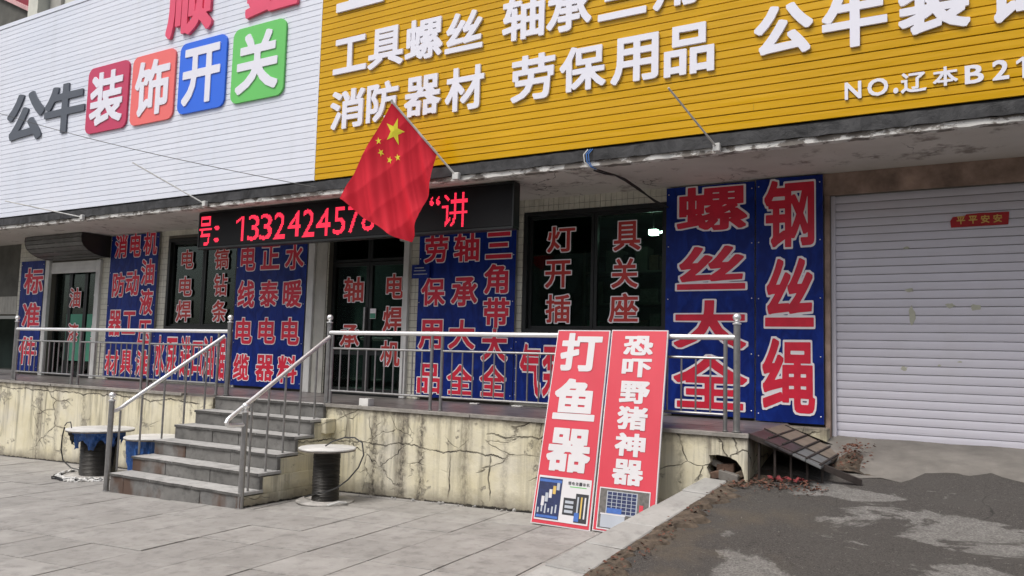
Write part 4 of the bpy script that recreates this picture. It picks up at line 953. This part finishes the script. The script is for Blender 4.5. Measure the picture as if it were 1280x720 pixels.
for o_ in (0, .02):
    MB().tube([(-3.55, YC+.02, 2.66-o_), (-3.50, YC+.2, 2.655-o_), (-3.45, YC+.35, 2.65), (-3.43, YC+.6, 2.655-o_), (-3.38, YC+.9, 2.60-o_), (-3.30+o_, YC+1.15, 2.50), (-3.22+o_*2, D-.07, 2.44)], .009, 6).build('cord', 'cable', hc, smooth=True)

# ================================================================== LEANING RED BOARDS
def adboard(label, x0b, x1b, x0t, x1t, yb, yt, zb, zt, chars, cw, pics):
    t = thing('leaning_board', label, 'signboard', ((x0b+x1b)/2, yb, zb), 'red boards leaning on the railing')
    P = lambda u, v, d=0: Vector(((x0b+(x0t-x0b)*v)*(1-u)+(x1b+(x1t-x1b)*v)*u, yb+(yt-yb)*v, zb+(zt-zb)*v))+Nn*d
    Nn = Vector((0, -(zt-zb), (yt-yb))).normalized()*1.0
    if Nn.y > 0: Nn = -Nn
    def slab(u0, u1, v0, v1, d0, d1): 
        return MB().hexa([P(u0, v0, d1), P(u1, v0, d1), P(u1, v0, d0), P(u0, v0, d0), P(u0, v1, d1), P(u1, v1, d1), P(u1, v1, d0), P(u0, v1, d0)])
    slab(0, 1, 0, 1, -.022, 0).build('frame', 'ad_white', t, bevel=.003)
    m = MB(); nn = 14
    for i in range(6):
        for j in range(nn):
            q = lambda a, b: P(.02+.96*a/6, .006+.988*b/nn, .003+.0025*math.sin(a*1.7+x0b*5)*math.sin(b*1.1))
            m.face([q(i, j), q(i+1, j), q(i+1, j+1), q(i, j+1)])
    m.build('red_sheet', 'ad_red', t, smooth=True)
    W = x1b-x0b
    for ch, v1, v0 in chars:
        me = glyph_mesh([(.040, 0, 0)], ch, (cw[0], cw[1], v0, v1)); me.materials.append(M['ad_white'])
        for vv in me.vertices: vv.co = P(vv.co.x, vv.co.z, .0075)
        link('character', me, t)
    def quad(u0, u1, v0, v1, d, mt, nm='print'): return slab(u0, u1, v0, v1, d-.0012, d).build(nm, mt, t)
    pics(P, quad, t)
    return t
def pics1(P, quad, t):
    quad(.05, .955, .022, .235, .0072, 'ad_white', 'picture_border')
    quad(.065, .465, .03, .225, .0088, 'pic_navy', 'product_picture')
    quad(.075, .455, .205, .218, .0102, 'pic_blue', 'picture_caption')
    for i in range(5): quad(.14+.06*i, .17+.06*i+.02, .09+.02*i, .135+.018*i, .0102, ['ad_white', 'pic_steel', 'ad_white', 'gold', 'pic_steel'][i], 'printed_tool')
    for i in range(6): quad(.09+.06*i, .115+.06*i, .055+.006*(i % 2), .08+.01*(i % 3), .0102, 'pic_steel', 'printed_tool')
    quad(.08, .45, .034, .046, .0102, 'pic_blue', 'picture_caption')
    quad(.72, .93, .03, .165, .0088, 'pic_black', 'printed_machine'); quad(.52, .72, .06, .14, .009, 'pic_black', 'printed_machine')
    for i in range(3): quad(.75+.06*i, .775+.06*i, .05, .15, .0102, ['pic_steel', 'gold', 'ad_white'][i], 'printed_tool')
    for i in range(3): quad(.55, .69, .07+.022*i, .083+.022*i, .0104, 'pic_steel', 'printed_tool')
    quad(.72, .80, .035, .075, .0116, 'pic_blue', 'printed_tool')
    quad(.60, .88, .192, .196, .0088, 'pic_green', 'printed_line')
    for i, ch in enumerate('锂电池一体机'):
        me = glyph_mesh([(.02, 0, 0)], ch, (.565+.062*i, .615+.062*i, .202, .219)); me.materials.append(M['pic_black'])
        for vv in me.vertices: vv.co = P(vv.co.x, vv.co.z, .0086)
        link('caption_character', me, t)
def pics2(P, quad, t):
    quad(.07, .90, .012, .205, .0072, 'ad_white', 'picture_border'); quad(.085, .885, .018, .2, .0088, 'pic_grey', 'product_picture')
    quad(.20, .70, .085, .19, .01, 'pic_steel', 'printed_panel')
    for i in range(6):
        for j in range(6): quad(.215+.08*i, .215+.08*i+.068, .09+.0165*j, .09+.0165*j+.0138, .0112, 'pic_navy', 'printed_cell')
    quad(.13, .52, .022, .082, .0125, 'pic_steel', 'printed_box'); quad(.12, .53, .08, .086, .0138, 'ad_white', 'printed_lid')
    quad(.22, .46, .088, .112, .0125, 'pic_blue', 'printed_lid'); quad(.56, .66, .05, .075, .0125, 'pic_black', 'printed_box'); quad(.74, .8, .07, .14, .0112, 'ad_red', 'printed_bottle')
adboard('red leaning board with three large white characters and two product pictures', -3.735, -3.115, -3.775, -3.19, -.53, .035, gz(-3.4)+.004, .92,
        [('打', .982, .775), ('鱼', .735, .52), ('器', .478, .262)], (.12, .88), pics1)
adboard('red leaning board with six smaller white characters and a solar panel picture', -3.095, -2.50, -3.175, -2.59, -.53, .035, gz(-2.9)+.004, .925,
        [('恐', .968, .865), ('吓', .848, .752), ('野', .732, .618), ('猪', .604, .488), ('神', .472, .36), ('器', .345, .225)], (.25, .76), pics2)

# ================================================================== CABLE DRUMS
def drum(label, c, R, rcore, z0, z1, plastic=False, seed=1):
    random.seed(seed)
    t = thing('cable_drum', label, 'cable drum', (c[0], c[1], z0), 'cable drums below the terrace')
    th = .022
    pr = [(.0001, 0), (R*.97, 0), (R, .006), (R, th-.006), (R*.97, th), (.0001, th)]
    MB().lathe([(r, z) for r, z in pr], (c[0], c[1], z1-th), 40, jit=.010).build('top_flange', 'flange', t, smooth=True)
    MB().lathe([(R*.90, 0), (R*.985, .0), (R*.985, .012)], (c[0], c[1], z1-th-.012), 40).build('flange_rim', 'flange_wood', t, smooth=True)
    o = MB().lathe(pr, (c[0], c[1], z0+.004), 40, jit=.006).build('bottom_flange', 'flange_dirty', t, smooth=True)
    n = 34; H = z1-z0-2*th-.004; prof = [(rcore*.5, 0)]
    for i in range(n):
        zc = H*(i+.5)/n; q = rcore+random.uniform(-.003, .003); prof += [(q-.006, zc-H/n*.45), (q, zc), (q-.006, zc+H/n*.45)]
    prof.append((rcore*.5, H)); MB().lathe(prof, (c[0], c[1], z0+th+.004), 36).build('wound_cable', 'wound_cable', t, smooth=True)
    return t
c1 = (-6.29, -.60)
LOOP = [(-6.30, -.62, -.41), (-6.18, -.64, -.35), (-6.0, -.65, -.295), (-5.86, -.65, -.285), (-5.74, -.66, -.33), (-5.68, -.70, -.45), (-5.71, -.74, -.58), (-5.81, -.78, -.71), (-5.95, -.79, -.81), (-6.12, -.79, -.875), (-6.27, -.765, -.91), (-6.40, -.74, -.95), (-6.50, -.70, -.98)]
t = drum('cable drum with white round top standing right of the stairs', c1, .315, .150, gz(-6.3), -.425)
MB().tube(LOOP, .008, 7).build('loose_cable', 'cable', t, smooth=True)
MB().tube([(-6.02, -.85, gz(-6)+.02), (-5.95, -.75, gz(-6)+.05), (-5.93, -.66, gz(-6)+.03), (-6.0, -.60, gz(-6)+.02)], .012, 6).build('cable_end', 'rope_white', t, smooth=True)
c2 = (-10.42, -.64)
t2 = drum('cable drum with torn blue plastic skirt and ragged white foam at its foot', c2, .43, .235, gz(-10.4), -.50, seed=2)
MB().tube([(-10.75, -.95, -.47), (-10.65, -.98, -.42), (-10.5, -1.02, -.40), (-10.42, -1.05, -.47)], .007, 6).build('cable_hoop', 'cable', t2, smooth=True)
MB().tube([(-10.75, -.95, -.49), (-10.84, -.92, -.62), (-10.88, -.9, -.8), (-10.85, -.88, -.95), (-10.72, -.84, -1.04), (-10.6, -.8, -1.06)], .009, 6).build('loose_cable', 'cable', t2, smooth=True)
c3 = (-9.50, -.47)
t3 = drum('cable drum wrapped in blue plastic wedged between another drum and the stairs', c3, .37, .25, gz(-9.5), -.555, seed=3)
def skirt(t, c, r, ztop, lmin, lmax, mt, a0, a1, seed, r2=None):
    rs = random.Random(seed); m = MB(); n = 44; prev = None
    for i in range(n+1):
        a = a0+(a1-a0)*i/n; L = lmin+(lmax-lmin)*(.5+.5*math.sin(i*.55+seed))*rs.uniform(.75, 1); row = []
        for j in range(6):
            f = j/5; q = r*(1-.16*f)+.018*math.sin(i*1.7+j*1.2)+rs.uniform(-.008, .008); row.append((c[0]+q*math.cos(a), c[1]+q*math.sin(a), ztop-L*f))
        if prev:
            for j in range(5): m.face([prev[j], row[j], row[j+1], prev[j+1]])
        prev = row
    m.build('plastic_wrap', mt, t, smooth=True)
skirt(t2, c2, .36, -.532, .10, .26, 'blue_plastic', -2.6, .5, 1); skirt(t2, c2, .395, -.525, .06, .20, 'black_plastic', -3.3, -1.7, 5); skirt(t2, c2, .33, -.535, .15, .48, 'black_plastic', -.35, .15, 6)
skirt(t3, c3, .33, -.59, .38, .50, 'blue_plastic', -3.0, .4, 3)
random.seed(11)
def ragged(t, name, c, R, z, mt, n=70, a0=0, a1=6.283, wdt=.05):
    m = MB(); pts = []; rs = random.Random(n)
    for i in range(n+1):
        a = a0+(a1-a0)*i/n; q = R+rs.uniform(-.5, .5)*wdt; pts.append((c[0]+q*math.cos(a), c[1]+q*math.sin(a), z+rs.uniform(.0, .025)))
    m.tube(pts, [rs.uniform(.008, .024) for _ in pts], 6).build(name, mt, t)
ragged(t2, 'torn_foam', c2, .47, gz(-10.4)+.02, 'foam', 60, -3.6, .3, .06); ragged(t2, 'black_scraps', c2, .50, gz(-10.4)+.005, 'black_plastic', 60, -3.4, .2, .10); ragged(t2, 'torn_foam', c2, .57, gz(-10.4)+.01, 'foam', 26, -1.3, -.35, .05)

# ================================================================== BOARD RAMP beside the garage
br = thing('board_ramp', 'small steel framed cart ramp with tan and dark boards at the terrace end', 'ramp', (-1.4, .8, -.2))
RX = lambda x: -.40*(x+1.83)+.004
def plank(x0, x1, y0, y1, mt, th=.02, nm='board', j=0): 
    return MB().hexa([(x0, y0, RX(x0)-th), (x1, y0, RX(x1)-th), (x1, y1, RX(x1)-th), (x0, y1, RX(x0)-th), (x0, y0, RX(x0)+j), (x1, y0, RX(x1)+j), (x1, y1, RX(x1)+j), (x0, y1, RX(x0)+j)]).build(nm, mt, br, bevel=.002)
xs5 = [-1.83, -1.70, -1.58, -1.46, -1.35, -1.22]
for i in range(5):
    plank(xs5[i]+.003, xs5[i+1]-.003, .64, 1.42-.0*i, 'wood_board', j=random.uniform(-.004, .004))
    plank(xs5[i]+.003, xs5[i+1]-.003, .06, .62, 'dark_board' if i < 3 else 'slate_board', j=random.uniform(-.005, .003))
plank(-1.83, -1.42, 1.45, 1.62, 'wood_board')
for x in (-1.70, -1.58, -1.46, -1.35, -1.235): plank(x-.008, x+.008, .25 if x < -1.5 else .1, 1.40, 'rust_steel', .0, 'cross_bar', .013)
plank(-1.83, -1.21, .618, .640, 'rust_steel', .02, 'divider_bar', .012)
MB().hexa([(-1.83, .02, -.035), (-.93, .30, rz(.3)-.03), (-.93, .34, rz(.3)-.03), (-1.83, .06, -.035), (-1.83, .02, .006), (-.93, .30, rz(.3)+.03), (-.93, .34, rz(.3)+.03), (-1.83, .06, .006)]).build('front_beam', 'rust_steel', br)
MB().hexa([(-1.80, 1.42, -.05), (-1.24, 1.42, rz(1.42)-.02), (-1.24, 1.45, rz(1.42)-.02), (-1.80, 1.45, -.05), (-1.80, 1.42, .0), (-1.24, 1.42, RX(-1.24)), (-1.24, 1.45, RX(-1.24)), (-1.80, 1.45, .0)]).build('rear_beam', 'rust_steel', br)
for x in (-1.75, -1.62, -1.49, -1.36, -1.24): MB().tube([(x, .06+(x+1.83)*.3, rz(.1)-.02), (x, .06+(x+1.83)*.3, RX(x)-.03)], .011, 6).build('leg', 'rust_steel', br)

# ================================================================== SMALL ITEMS ON THE TERRACE
bx = thing('foam_box', 'small white lidless foam box standing on the terrace edge', 'box', (-6.37, .1, 0))
m = MB(); m.box(-6.44, -6.30, .06, .17, .0, .012).box(-6.44, -6.428, .06, .17, .013, .085).box(-6.312, -6.30, .06, .17, .013, .085).box(-6.427, -6.313, .06, .072, .013, .085).box(-6.427, -6.313, .158, .17, .013, .085); m.build('shell', 'foam', bx)
pk = MB(); rs = random.Random(5)
for x, y, w_, d_, h in ((-5.75, 1.40, .12, .07, .018), (-5.15, 1.45, .14, .07, .016)):
    pk = MB(); pk.box(x, x+w_, y, y+d_, .0, h); tag(pk.build('flat_packet', 'foam', None, bevel=.006), 'flat white packet lying on the terrace floor '+('before the bearings banner' if x < -5.5 else 'below the right window'), 'packet')

# ================================================================== ACROSS THE STREET (only ever seen mirrored; the block is an added dark mass for reflections)
ob = thing('reflection_block', 'unseen grey block added across the street for reflections', 'building', (-10, -34, -1))
MB().box(-45, 25, -44, -34, -1.5, 12).build('wall', 'far_wall', ob)
wm = None
for i in range(22):
    for j in range(4):
        x, z = -43+i*3.1, 1+j*2.8
        if wm is None: wm = MB().box(x, x+1.5, -34, -33.95, z, z+1.4).build('window', 'pic_grey', ob); w0 = (x, z)
        else: dup(wm, ob, (x-w0[0], 0, z-w0[1]))
def tree(label, x, y, h, seed):
    rs = random.Random(seed); t = thing('bare_tree', label, 'tree', (x, y, -1), 'bare trees across the street'); tr = MB(); br_ = MB()
    def grow(mb, p, d, L, r, lev):
        q = p+d*L; mb.tube([p, p.lerp(q, .5)+Vector((rs.uniform(-.05, .05),)*3)*L, q], [r, r*.8, r*.6], 5, False)
        if lev:
            for _ in range(3): grow(br_, p.lerp(q, rs.uniform(.6, 1)), (d+Vector((rs.uniform(-.7, .7), rs.uniform(-.7, .7), rs.uniform(-.1, .5)))).normalized(), L*.68, r*.55, lev-1)
    grow(tr, Vector((x, y, -1.1)), Vector((0, 0, 1)), h*.34, .16, 4)
    tr.build('trunk', 'bark', t); br_.build('crown', 'bark', t)
tree('bare street tree across the road, nearest the left', -16, -20, 8, 1); tree('bare street tree across the road, in the middle', -8, -21, 9, 2); tree('bare street tree across the road, nearest the right', 1, -20, 8, 3)
